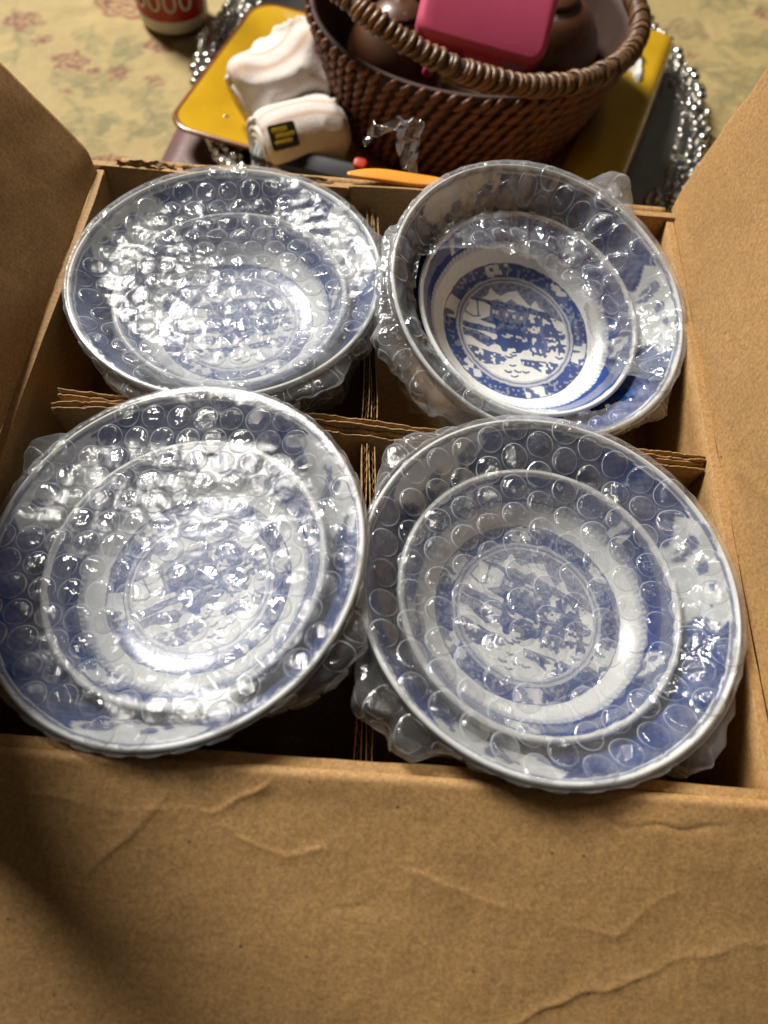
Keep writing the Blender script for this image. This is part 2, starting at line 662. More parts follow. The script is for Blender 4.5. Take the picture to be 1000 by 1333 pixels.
for k, pts in enumerate([[(-0.3554, 0.5095), (-0.345, 0.47), (-0.3333, 0.4316)], [(-0.2805, 0.4073), (-0.2576, 0.4215), (-0.2322, 0.4588)],
                         [(-0.2798, 0.3916), (-0.2644, 0.3684), (-0.2513, 0.3409)], [(-0.2168, 0.417), (-0.2073, 0.387), (-0.1881, 0.3547)],
                         [(-0.2148, 0.3461), (-0.2022, 0.3775)], [(-0.2809, 0.4917), (-0.2794, 0.457)], [(-0.2507, 0.4502), (-0.2411, 0.4688)],
                         [(-0.2471, 0.371), (-0.2374, 0.3624)], [(-0.30, 0.425), (-0.27, 0.408), (-0.24, 0.41)],
                         [(0.29, 0.575), (0.32, 0.56), (0.36, 0.575)], [(0.28, 0.53), (0.31, 0.50), (0.30, 0.46)],
                         [(0.36, 0.53), (0.33, 0.49), (0.31, 0.48)], [(0.30, 0.62), (0.33, 0.64), (0.38, 0.63)]]):
    C = paint_vine(C, pts, 0.72, True, k)
for (x, y, r) in [(-0.3432, 0.4909, 0.015), (-0.258, 0.529, 0.024), (-0.236, 0.54, 0.014)]:
    C = paint_rose(C, x, y, r, RED, x * 50, 0.85)
for (x, y, r) in [(-0.324, 0.4635, 0.008), (-0.2865, 0.4400, 0.0135), (-0.2647, 0.4291, 0.006), (-0.2419, 0.4316, 0.008), (-0.2133, 0.4229, 0.007),
                  (-0.2855, 0.4012, 0.005), (-0.216, 0.4731, 0.011), (-0.2244, 0.318, 0.011), (0.3691, 0.6219, 0.012), (0.282, 0.54, 0.006)]:
    C = paint_rose(C, x, y, r, RED, x * 80, 0.9)
C = paint_rose(C, 0.2821, 0.581, 0.019, BRN, 0.4, 0.75)
C = paint_rose(C, 0.322, 0.525, 0.012, GRN, 0.9, 0.6)
C = paint_leaf(C, 0.345, 0.572, 0.05, 0.010, 2.7, GRN, 0.8)
C = paint_leaf(C, 0.34, 0.60, 0.03, 0.006, 0.3, GRN, 0.7)
for k in range(46):   # the same print goes on outside the view
    x, y = rng.uniform(-0.44, 0.46), rng.uniform(0.16, 0.72)
    px_in_view = (-0.38 < x < -0.16 and 0.3 < y < 0.55) or (0.24 < x < 0.4 and 0.42 < y < 0.66)
    if px_in_view:
        continue
    C = paint_rose(C, x, y, rng.uniform(0.007, 0.02), RED, k, 0.7) if k % 2 else paint_vine(C, [(x, y), (x + rng.uniform(-.03, .03), y + 0.02), (x + 0.03, y + 0.05)], 0.5, True, k)
tcl = mesh('tablecloth', p3(X, Y, Z).reshape(-1, 3), gridf(len(xs), len(ys)), M_cloth, None, True, C.reshape(-1, 3))
tag(tcl, 'yellow cotton tablecloth printed with red roses and green vines', kind='structure')

# ------------------------------------------------------------------ cardboard box
box = empty('cardboard_box', (0, 0, TABLE))
tag(box, 'open kraft cardboard box holding four wrapped bowls, flaps spread', 'box')
BZ = -TABLE                                   # children are in box coordinates, opening plane at z = BZ
XL, XR, YF, YB = -0.1600, 0.1630, -0.1560, 0.1560
RISE = 0.008                                   # the front edge stands a little higher than the back
TH = 0.0038


def rect_slab(name, o, u, v, lu, lv, nu, nv, th, mat, parent, amp=0.0006, seed=0, fn=None, lv2=None):
    o, u, v = (np.array(q, float) for q in (o, u, v))
    a = np.linspace(0, lu, nu)
    b = np.linspace(0, lv, nv)
    A, B = np.meshgrid(a, b, indexing='ij')
    n = np.cross(u, v)
    if lv2 is not None:
        B = B * (1 + (lv2 / lv - 1) * A / lu)
    P = o + A[..., None] * u + B[..., None] * v
    h = amp * fbm(P, 18, seed)
    if fn is not None:
        h = h + fn(A, B)
    P = P + n * h[..., None]
    return slab(name, P, np.broadcast_to(n, P.shape), th, mat, parent)


Zb = 0.0045
H = BZ - Zb - 0.0022
rect_slab('wall', (XL, YB, Zb), (0, -1, 0), (0, 0, 1), YB - YF, H, 40, 12, TH, M_card, box, 0.0010, 1, None, H + RISE)
rect_slab('wall', (XR, YF, Zb), (0, 1, 0), (0, 0, 1), YB - YF, H + RISE, 40, 12, TH, M_card, box, 0.0008, 2, None, H)
rect_slab('wall', (XL - TH, YF, Zb), (1, 0, 0), (0, 0, 1), XR - XL + 2 * TH, H + RISE, 40, 12, TH, M_card, box, 0.0006, 3)
back_wall = rect_slab('wall', (XR + TH, YB, Zb), (-1, 0, 0), (0, 0, 1), XR - XL + 2 * TH, H + 0.002, 60, 14, TH, M_card, box, 0.0008, 4,
                      lambda A, B: 0.0)
rect_slab('bottom', (XL - TH, YF - TH, 0.0042), (1, 0, 0), (0, 1, 0), XR - XL + 2 * TH, YB - YF + 2 * TH, 6, 6, TH, M_card, box, 0.0, 5)


def creases(lines, amp=0.00050):
    def fn(A, B):
        h = np.zeros(A.shape)
        P = p3(A, B)
        ax = A + 0.0016 * vnoise(P, 90, 71)
        bx = B + 0.0016 * vnoise(P, 90, 72)
        for k, (ln, s) in enumerate(lines):
            d, side = seg_dist(ax, bx, ln)
            lam = 0.0022 * (1 + 0.6 * vnoise(P, 50, 90 + k))
            fade = np.clip(0.75 + 0.7 * vnoise(P, 45, 140 + k), 0.1, 1.4)
            h += s * amp * fade * np.exp(-d / lam) * (1.0 + 0.55 * side * (1 - np.exp(-d / 0.0009)))
        return h
    return fn


def flap(name, corner, along, out0, out_ang, L, length, n_al, n_out, seed, crs=None, corr=0.000025, cut=0.006, trim=(0, 0), bend_r=0.0028):
    """flap hinged along 'along' from 'corner'; starts straight up and bends over to out_ang from vertical;
    out0 is the outward horizontal direction; upper/inner side is the outer skin of the bend's inside"""
    al = np.array(along, float)
    ou = np.array(out0, float)
    up = np.array([0, 0, 1.0])
    a = np.linspace(0, 1, n_al)
    nb = 8
    OA = np.interp(a, [0, 0.35, 1], out_ang)[:, None] if np.ndim(out_ang) else np.full((n_al, 1), out_ang)
    q1 = np.concatenate([np.linspace(0, 1, nb, endpoint=False), np.ones(n_out)])[None]
    t2 = np.concatenate([np.zeros(nb), np.linspace(0, 1, n_out) * length])[None]
    A = np.repeat(a[:, None], nb + n_out, 1)
    th = OA * q1
    t2 = np.repeat(t2, n_al, 0)
    r = bend_r
    hx = r * (1 - np.cos(th)) + t2 * np.sin(OA)
    hz = r * np.sin(th) + t2 * np.cos(OA)
    # free corners are rounded, the sides drawn in near the fold
    q = t2 / length
    draw0 = trim[0] * np.exp(-t2 / 0.010) + cut * np.clip((q - 0.9) / 0.1, 0, 1) ** 2
    draw1 = trim[1] * np.exp(-t2 / 0.010) + cut * np.clip((q - 0.9) / 0.1, 0, 1) ** 2
    edge_n = 0.0006 * vnoise(p3(t2, seed, 0), 120, seed)
    pos_al = draw0 + edge_n + (L - draw0 - draw1) * A
    n = np.cos(th)[..., None] * -ou * 1.0 + np.sin(th)[..., None] * up
    P = np.array(corner, float) + pos_al[..., None] * al + hx[..., None] * ou + hz[..., None] * up
    h = 0.0010 * fbm(p3(pos_al, t2), 14, seed) * sstep(0, 0.01, t2) + 0.00008 * fbm(p3(pos_al, t2), 140, seed + 5)
    h = h + corr * np.sin(2 * PI * pos_al / 0.0066 + 2 * vnoise(p3(pos_al, t2), 20, 3)) * sstep(0.002, 0.012, t2)
    if crs is not None:
        h = h + crs(pos_al, t2)
    P = P + n * h[..., None]
    return slab(name, P, n, TH, M_card, box)


FZ = BZ - 0.0022
# front flap: coordinates along x from the left, so creases are given as (x - left, distance from fold)
x0 = XL - 0.004
fc = [([(-0.1213, 0.0121), (-0.0936, 0.0134), (-0.0659, 0.0143), (-0.0411, 0.0126), (-0.0265, 0.0038)], 1.0),
      ([(-0.0605, 0.0125), (-0.0831, 0.0374)], 0.7),
      ([(-0.0392, 0.018), (-0.0161, 0.0266), (-0.0025, 0.0224)], 1.0),
      ([(0.0304, 0.0299), (0.045, 0.0358), (0.0623, 0.0402), (0.1024, 0.0459), (0.1216, 0.0322)], 1.0),
      ([(0.1626, 0.0449), (0.1314, 0.0524), (0.0899, 0.0702), (0.0544, 0.0868)], 0.9),
      ([(0.0984, 0.0072), (0.1115, 0.0092), (0.1401, 0.0066)], -0.9),
      ([(-0.0009, 0.0424), (0.0147, 0.0447)], -0.8),
      ([(-0.113, 0.0968), (-0.0863, 0.0912), (-0.0533, 0.0933)], 1.0)]
fc = [([(x - x0, s) for x, s in ln], k) for ln, k in fc]
SL = RISE / (YB - YF)
flap('flap', (x0, YF, FZ + RISE), (1, 0, 0), (0, -1, 0), math.radians(115), XR - XL + 0.026, 0.145, 520, 230, 11, creases(fc))
# right flap: coordinate along y from the front
rc = [([(-0.0079, 0.0089), (-0.0187, 0.0158), (-0.028, 0.0185), (-0.0355, 0.0249), (-0.0362, 0.0284)], 1.2),
      ([(-0.0005, 0.009), (0.0045, 0.0268), (0.0076, 0.0399)], 1.2),
      ([(0.0685, 0.0482), (0.0662, 0.0552)], 0.8), ([(-0.09, 0.03), (-0.10, 0.012)], 0.6), ([(0.10, 0.02), (0.06, 0.03)], 0.35)]
rc = [([(y - YF, s) for y, s in ln], k) for ln, k in rc]
flap('flap', (XR, YF - 0.006, FZ + RISE), (0, 1, -SL), (1, 0, 0), math.radians(10), YB - YF + 0.018, 0.16, 180, 90, 12, creases(rc), trim=(0.0, 0.006))
flap('flap', (XL, YB + 0.002, FZ), (0, -1, SL), (-1, 0, 0), [math.radians(34), math.radians(27), math.radians(-24)], YB - YF + 0.002, 0.27, 160, 80, 13,  # left flap; unseen front end lengthened and leaned inward to shade the front corner
     creases([([(0.05, 0.02), (0.09, 0.05), (0.15, 0.055)], 0.6), ([(0.16, 0.004), (0.24, 0.010)], 0.8)]), trim=(0.008, 0.0))
flap('flap', (XR, YB + TH * 0.2, FZ - 0.001), (-1, 0, 0), (0, 1, 0), math.radians(172), XR - XL, 0.108, 90, 30, 14, trim=(0.004, 0.012))

# inner tab of cardboard folded over the middle of the back wall
rect_slab('inner_tab', (0.043, YB - 0.0030, BZ - 0.036), (-1, 0, 0), (0, 0, 1), 0.064, 0.0385, 26, 14, 0.0012, M_liner, box, 0.0005, 21,
          lambda A, B: 0.0012 * np.sin(A * 60))
# frayed paper along the left of the back wall's top edge
for k, (xa, xb, dz) in enumerate([(-0.150, -0.118, 0.0016), (-0.114, -0.075, 0.0012), (-0.07, -0.03, 0.0008)]):
    t = np.linspace(0, 1, 26)
    w = np.linspace(0, 1, 4)
    A, B = np.meshgrid(t, w, indexing='ij')
    zz = BZ - 0.0012 + dz + 0.0022 * B + 0.0010 * fbm(p3(A * 0.05, k, B * .01), 130, 40 + k)
    yy = YB - 0.0010 + 0.0012 * B + 0.0014 * vnoise(p3(A * 0.06, B * .02, k), 160, 44)
    P = p3(xa + (xb - xa) * A, yy, zz)
    slab('torn_paper_edge', P, normals(P), 0.0003, M_liner, box)

# stiff pad on which the wrapped bowls stand
PADZ = -0.062
pad = empty('layer_pad', (0, 0, TABLE + 0.0046))
tag(pad, 'shadowed cardboard layer pad beneath the wrapped bowls', 'cardboard pad')
hp = PADZ - TABLE - 0.0046
rect_slab('pad_top', (XL + 0.004, YF + 0.004, hp), (1, 0, 0), (0, 1, 0), XR - XL - 0.008, YB - YF - 0.008, 8, 8, TH, M_card, pad, 0.0, 15)
rect_slab('pad_side', (XL + 0.006, YF + 0.006, 0.0002), (1, 0, 0), (0, 0, 1), XR - XL - 0.012, hp - TH - 0.0004, 4, 4, TH, M_card, pad, 0.0, 16)
rect_slab('pad_side', (XL + 0.006, YB - 0.010, 0.0002), (1, 0, 0), (0, 0, 1), XR - XL - 0.012, hp - TH - 0.0004, 4, 4, TH, M_card, pad, 0.0, 17)


# ------------------------------------------------------------------ corrugated dividers
def board(parent, path_fn, L, z0, ztop_fn, seed, n=220, thick=0.0030):
    """one corrugated panel: two liners and a fluted sheet between; path_fn(t)->(x,y) centre line"""
    pnl = bpy.data.objects.new('panel', None)
    pnl.empty_display_size = 0.01
    link(pnl, parent)
    t = np.linspace(0, 1, n)
    xy = np.array([path_fn(q) for q in t])
    tg = np.gradient(xy, axis=0)
    tg /= np.linalg.norm(tg, axis=1, keepdims=True)
    nr = np.stack([-tg[:, 1], tg[:, 0]], -1)
    zt = np.array([ztop_fn(q) for q in t])
    v = np.linspace(0, 1, 7)

    def sheet(name, off, th, mat, dz, sd):
        c = xy + nr * off[:, None]
        fray = 0.0007 * vnoise(p3(t * L, sd, 0), 200, sd) + 0.0005 * vnoise(p3(t * L, sd, 5), 600, sd)
        P = np.stack([np.repeat(c[:, 0:1], 7, 1), np.repeat(c[:, 1:2], 7, 1), z0 + (zt[:, None] + dz + fray[:, None] - z0) * v[None]], -1)
        P[..., 0] += 0.0004 * vnoise(P, 60, sd)
        P[..., 1] += 0.0004 * vnoise(P, 60, sd + 1)
        nn = np.concatenate([nr, np.zeros((n, 1))], 1)[:, None, :]
        slab(name, P, np.broadcast_to(nn, P.shape), th, mat, pnl)
    half = thick / 2
    sheet('liner', np.full(n, half), 0.00045, M_liner, 0.0, seed)
    sheet('liner', np.full(n, -half + 0.00045), 0.00045, M_liner, -0.0004, seed + 2)
    sheet('flute', (half - 0.0007) * (0.55 + 0.4 * vnoise(p3(t * L, seed, 0), 60, seed)) * np.sin(2 * PI * t * L / 0.0050 + 1.5 * vnoise(p3(t * L, seed, 3), 40, seed)), 0.0002, M_flute, -0.0022, seed + 4)
    return pnl


dv = empty('box_divider', (0, 0, 0))
tag(dv, 'double corrugated divider running left to right between bowl rows', 'box divider')
board(dv, lambda t: (-0.1435 + 0.303 * t, 0.0012 + 0.0016 * math.sin(5 * t + 0.4) - 0.0055 * t + 0.0008 * math.exp(-t * 14)), 0.303, PADZ + 0.002,
      lambda t: -0.0015 + 0.0012 * math.sin(9 * t) - 0.003 * math.exp(-((t - .12) / .1) ** 2), 50)
board(dv, lambda t: (-0.1445 + 0.303 * t, -0.0024 + 0.0016 * math.sin(5 * t + 0.4) - 0.0055 * t - 0.0035 * math.exp(-t * 10)), 0.303, PADZ + 0.002,
      lambda t: -0.0030 + 0.0010 * math.sin(8 * t + 1) - 0.002 * math.exp(-((t - .5) / .2) ** 2), 60)
dc = empty('box_divider', (0, 0, 0))
tag(dc, 'corrugated cross divider with torn ends running front to back', 'box divider')
for (ya, yb, sd) in ((-0.1500, -0.0085, 70), (0.0075, 0.1480, 80)):
    board(dc, lambda t, ya=ya, yb=yb: (0.0068 - 0.016 * ((ya + (yb - ya) * t) + 0.15) / 0.3 + 0.0006 * math.sin(9 * t), ya + (yb - ya) * t), yb - ya, PADZ + 0.002,
          lambda t: -0.010 + 0.0022 * math.sin(7 * t), sd)
    board(dc, lambda t, ya=ya, yb=yb: (0.0108 - 0.016 * ((ya + (yb - ya) * t) + 0.15) / 0.3 + 0.0006 * math.sin(9 * t + 1), ya + (yb - ya) * t), yb - ya, PADZ + 0.002,
          lambda t: -0.012 + 0.0022 * math.sin(6 * t + 2), sd + 6)

# ------------------------------------------------------------------ bowls
WHITE = np.array([0.78, 0.80, 0.79])
BLUE = np.array([0.002, 0.028, 0.165])
BLUE2 = np.array([0.010, 0.095, 0.42])


def blobs(x, y, seed, sc_):
    return vnoise(p3(x, y, 0), sc_, seed)


def pagoda_scene(Xn, Yn):
    """amount of blue on the round landscape, coordinates in the unit disc"""
    px = Xn + 0.012 * blobs(Xn, Yn, 101, 9)
    py = Yn + 0.012 * blobs(Xn, Yn, 102, 9)
    b = np.zeros(np.shape(Xn))
    n1 = blobs(Xn, Yn, 103, 11)
    n2 = blobs(Xn, Yn, 104, 22)

    def poly(pts, amt=0.9):
        nonlocal b
        b = np.where(in_poly(px, py, pts), amt * (0.88 + 0.16 * n2), b)

    def white(pts, amt=0.05):
        nonlocal b
        b = np.where(in_poly(px, py, pts), amt, b)
    poly([(-1.1, 0.45), (-0.72, 0.50), (-0.60, 0.60), (-0.50, 0.80), (-0.40, 0.70), (-0.30, 0.68), (-0.16, 0.80), (0, 0.86), (0.10, 0.74), (0.28, 0.60),
          (0.36, 0.74), (0.45, 0.62), (0.62, 0.50), (0.80, 0.42), (1.1, 0.3), (1.1, 1.2), (-1.1, 1.2)], 0.80)
    poly([(-0.45, 0.56), (-0.36, 0.60), (-0.2, 0.56), (-0.10, 0.66), (0.05, 0.58), (0.3, 0.58), (0.3, 0.5), (-0.45, 0.5)], 0.75)
    poly([(-0.98, 0.51), (-0.6, 0.54), (0.3, 0.555), (0.62, 0.53), (0.70, 0.46), (0.60, 0.40), (0.32, 0.44), (-0.40, 0.42), (-0.62, 0.47), (-0.80, 0.47)], 0.97)
    poly([(-0.50, 0.44), (0.26, 0.44), (0.26, 0.16), (-0.50, 0.16)], 0.86)
    for xx in (-0.46, -0.38, -0.20, -0.06, 0.08):
        white([(xx, 0.36), (xx + 0.06, 0.36), (xx + 0.06, 0.28), (xx, 0.28)], 0.2)
    white([(-0.18, 0.44), (0.0, 0.44), (-0.04, 0.40), (-0.14, 0.40)], 0.1)
    poly([(-0.68, 0.10), (-0.50, 0.20), (-0.1, 0.17), (0.24, 0.20), (0.26, 0.13), (-0.2, 0.11), (-0.40, 0.06)], 0.97)
    poly([(-0.38, 0.10), (0.24, 0.14), (0.22, -0.10), (-0.36, -0.06)], 0.95)
    poly([(-1.1, 0.01), (-0.34, -0.01), (-0.3, -0.12), (-1.1, -0.12)], 0.92)
    m = ((px / 0.36) ** 2 + ((py + 0.20) / 0.22) ** 2 < 1 + 0.6 * n1)
    b = np.where(m, 0.92, b)
    m = ((px - 0.02) / 0.28) ** 2 + ((py + 0.12) / 0.06) ** 2 < 1
    b = np.where(m & (n2 > 0.1), 0.25, b)
    for (cx, cy, r) in [(0.35, 0.16, .13), (0.50, 0.34, .13), (0.66, 0.30, .13), (0.58, 0.10, .12), (0.42, -0.06, .16), (0.64, -0.12, .15), (0.84, 0.06, .12),
                        (0.84, -0.16, .13), (0.46, -0.28, .13), (0.74, 0.20, .10), (0.30, 0.02, .10)]:
        d = np.hypot(px - cx, py - cy) / r
        b = np.where((d < 1 + 0.55 * n2) & (n1 + n2 > -0.62), 0.88, b)
    d, _ = seg_dist(px, py, [(0.50, 0.36), (0.52, 0.1), (0.62, -0.2), (0.55, -0.35)])
    b = np.where(d < 0.035, 0.8, b)
    poly([(-1.1, -0.15), (-0.72, -0.13), (-0.45, -0.22), (-0.36, -0.34), (-0.48, -0.42), (-0.66, -0.36), (-0.84, -0.28), (-1.1, -0.30)], 0.9)
    m = in_poly(px, py, [(-0.92, -0.46), (-0.5, -0.5), (-0.24, -0.52), (-0.12, -0.60), (-0.2, -0.72), (-0.5, -0.78), (-0.8, -0.70)])
    b = np.where(m & (n2 > -0.45), 0.85, b)
    m = in_poly(px, py, [(0.12, -0.54), (0.5, -0.50), (0.95, -0.47), (0.92, -0.62), (0.72, -0.74), (0.5, -0.72), (0.36, -0.66), (0.16, -0.66)])
    b = np.where(m & (n2 > -0.5), 0.88, b)
    for (cx, cy) in [(-0.02, -0.72), (0.08, -0.82), (-0.1, -0.86), (0.24, -0.80), (0.02, -0.93), (-0.02, -0.50), (0.86, -0.38), (-0.10, -0.56)]:
        d, _ = seg_dist(px, py, [(cx - 0.05, cy + 0.02), (cx, cy), (cx + 0.06, cy + 0.025)])
        b = np.where(d < 0.018, 0.85, b)
    for ln in ([(-0.92, 0.40), (-0.98, 0.20), (-0.80, 0.14), (-0.68, 0.18)], [(-0.74, 0.46), (-0.72, 0.16)]):
        d, _ = seg_dist(px, py, ln)
        b = np.where(d < 0.016, 0.75, b)
    return b


def small_bowl_paint(r, th):
    x, y = r * np.cos(th), r * np.sin(th)
    P = p3(x, y)
    b = np.zeros(r.shape)
    rr = r + 0.0003 * vnoise(P, 260, 7)
    re = rr
    band = (rr < 0.0566) & (rr > 0.0496)
    fret = 0.5 + 0.5 * np.sign(np.sin(th * 46) * np.sin((rr - 0.0496) * 900 + 3 * np.floor(th * 46 / PI)))
    cart = np.cos(th * 5 + 0.6) > 0.80
    b = np.where(band, 0.78 + 0.2 * fret, b)
    scr = vnoise(P, 420, 19)
    b = np.where(band & cart & (rr < 0.0556) & (rr > 0.0506), np.where(scr > 0.05, 0.8, 0.08), b)
    spike = 0.0496 - 0.0022
    b = np.where((rr <= 0.0496) & (rr > spike) & True, 0.22 + 0.45 * (((th * 110 / PI) % 2) < 1.0) * (rr - spike) / 0.0022, b)
    # medallion
    rr, x, y = rr / 1.075, x / 1.075, y / 1.075
    mb = (rr < 0.0380) & (rr > 0.0307)
    b = np.where(mb, 0.93 - 0.25 * (vnoise(P, 700, 23) > 0.35), b)
    ca = np.abs(((th - 0.35) / (PI / 3)) % 1 - 0.5) < 0.17
    b = np.where(mb & ca & (rr < 0.0374) & (rr > 0.0313), np.where(vnoise(P, 380, 29) > 0.10, 0.85, 0.10), b)
    b = np.where((np.abs(rr - 0.0302) < 0.0006), 0.35, b)
    b = np.where((np.abs(rr - 0.0291) < 0.0005), 0.72, b)
    b = np.where((np.abs(rr - 0.0281) < 0.0005), 0.30, b)
    m = rr < 0.0276
    b = np.where(m, pagoda_scene(x / 0.0276, y / 0.0276), b)
    return b


def large_bowl_paint(r, th):
    P = p3(r * np.cos(th), r * np.sin(th))
    rr = r + 0.0003 * vnoise(P, 240, 8)
    b = np.zeros(r.shape)
    b = np.where(np.abs(rr - 0.0741) < 0.0004, 0.7, b)
    band = (rr < 0.0733) & (rr > 0.0575)
    u = (th / (2 * PI) * 3) % 1.0
    ang = np.abs(u - 0.5) * 120
    wav = 19 + 3.2 * np.sin((rr - 0.0575) / 0.0158 * 2 * PI * 1.5)
    panel = ang < wav
    dia = np.sin(th * 90) * np.sin(rr * 2600)
    b = np.where(band, 0.92 + 0.06 * dia - 0.10 * vnoise(P, 200, 18), b)
    b = np.where(band & (np.abs(ang - wav) < 1.1), 0.95, b)
    fl = (vnoise(P, 210, 33) + 0.6 * vnoise(P, 430, 34)) > 0.42
    b = np.where(band & panel & (ang < wav - 1.1), np.where(fl & (rr < 0.0715) & (rr > 0.0600), 0.80, 0.03), b)
    b = np.where((rr < 0.0575) & (rr > 0.0560), 0.4, b)
    return b


def bowl_colour(b, P):
    w = 0.02 * vnoise(P, 300, 77)[..., None]
    b = np.clip(b, 0, 1)[..., None]
    bl = BLUE + (BLUE2 - BLUE) * np.clip(0.16 + 0.22 * vnoise(P, 140, 78), 0, 1)[..., None]
    return np.clip(WHITE * (1 - b) + bl * b + w * (1 - b), 0, 1)


def bowl_mesh(name, inner, outer, n_in, n_out, seg, paint):
    pi_ = smooth_profile(inner, n_in)
    po = smooth_profile(outer, n_out)
    prof = np.vstack([pi_, po[1:]])
    th = np.linspace(0, 2 * PI, seg, endpoint=False)
    Rr = np.repeat(prof[:, 0][:, None], seg, 1)
    T = np.repeat(th[None], len(prof), 0)
    V = np.stack([Rr * np.cos(T), Rr * np.sin(T), np.repeat(prof[:, 1][:, None], seg, 1)], -1)
    b = paint(Rr, T)
    b[n_in - 2:] = 0.0
    cc = bowl_colour(b, p3(V[..., 0], V[..., 1]))
    o = mesh(name, V.reshape(-1, 3), gridf(len(prof), seg, True)[:, ::-1], M_glaze, None, True, cc.reshape(-1, 3))
    return o


large_proto = bowl_mesh('large_bowl',
                        [(0.0002, -0.052), (0.015, -0.0518), (0.030, -0.0508), (0.044, -0.046), (0.054, -0.037), (0.061, -0.026), (0.0655, -0.017), (0.070, -0.009), (0.0742, -0.0018), (0.0756, 0.0)],
                        [(0.0756, 0.0), (0.0764, -0.0003), (0.0768, -0.0012), (0.0745, -0.0065), (0.0690, -0.0175), (0.0640, -0.028), (0.0570, -0.0395), (0.0460, -0.0495), (0.0385, -0.053), (0.0378, -0.0585),
                         (0.0350, -0.0590), (0.0340, -0.055), (0.015, -0.0548), (0.0002, -0.0548)], 150, 60, 360, large_bowl_paint)
small_proto = bowl_mesh('small_bowl',
                        [(0.0002, -0.0375), (0.020, -0.037), (0.032, -0.0362), (0.038, -0.0352), (0.043, -0.0332), (0.0485, -0.0288), (0.053, -0.0222), (0.0562, -0.0166), (0.0574, -0.0147), (0.0581, -0.0143)],
                        [(0.0581, -0.0143), (0.0590, -0.0147), (0.0594, -0.0157), (0.0560, -0.0225), (0.0510, -0.0305), (0.0450, -0.0360), (0.034, -0.0392), (0.0270, -0.0410), (0.0262, -0.0508), (0.0240, -0.0511),
                         (0.0228, -0.0420), (0.01, -0.0405), (0.0002, -0.0405)], 230, 50, 480, small_bowl_paint)

R0 = 0.0765
CAMP = np.array([0.0019, -0.1946, 0.2846])
BOWLS = {
    # centre of the rim, tilt of the axis, rim radius
    'BL': dict(c=(-0.0762, 0.0762, 0.0071), n=(-0.0255, 0.0159), R=0.0775, rl=math.radians(90), rs=0.3),
    'BR': dict(c=(0.0821, 0.0751, 0.0124), n=(0.174, -0.160), R=0.0775, rl=math.radians(-50), rs=0.0),
    'FL': dict(c=(-0.0737, -0.0784, 0.0140), n=(-0.167, 0.0066), R=0.0775, rl=math.radians(90), rs=0.5),
    'FR': dict(c=(0.0788, -0.0802, 0.0153), n=(0.0531, 0.0122), R=0.0775, rl=math.radians(-48), rs=-0.35),
}
WHERE = {'BL': 'back left', 'BR': 'back right', 'FL': 'front left', 'FR': 'front right'}


def frame_of(b):
    n = np.array([b['n'][0], b['n'][1], 1.0])
    n /= np.linalg.norm(n)
    a = np.cross([0, 1, 0], n)
    a /= np.linalg.norm(a)
    bb = np.cross(n, a)
    k = b['R'] / R0
    M = Matrix(((a[0] * k, bb[0] * k, n[0] * k, b['c'][0]), (a[1] * k, bb[1] * k, n[1] * k, b['c'][1]), (a[2] * k, bb[2] * k, n[2] * k, b['c'][2]), (0, 0, 0, 1)))
    return M


LARGE_LABEL = {'BL': 'wide blue-and-white porcelain bowl, outer one of the back left pair',
               'BR': 'wide blue-and-white porcelain bowl, outer one around the unwrapped landscape bowl',
               'FL': 'wide blue-and-white porcelain bowl, outer one of the front left pair',
               'FR': 'wide blue-and-white porcelain bowl, outer one of the front right pair'}
SMALL_LABEL = {'BL': 'smaller blue-and-white bowl nested under glary wrap at back left',
               'BR': 'smaller bowl with clearly visible blue pagoda landscape at back right',
               'FL': 'smaller blue-and-white bowl nested under streaky wrap at front left',
               'FR': 'smaller blue-and-white bowl nested under large clear bubbles at front right'}
first = True
for key, b in BOWLS.items():
    M = frame_of(b)
    for proto, rot, lab, nm in ((large_proto, b['rl'], LARGE_LABEL[key], 'large'), (small_proto, b['rs'], SMALL_LABEL[key], 'small')):
        o = proto if first else proto.copy()
        if not first:
            col.objects.link(o)
        o.matrix_world = M @ Matrix.Rotation(rot, 4, 'Z')
        tag(o, lab, 'bowl', 'wide outer bowls in the box' if nm == 'large' else 'smaller nested bowls in the box')
    first = False


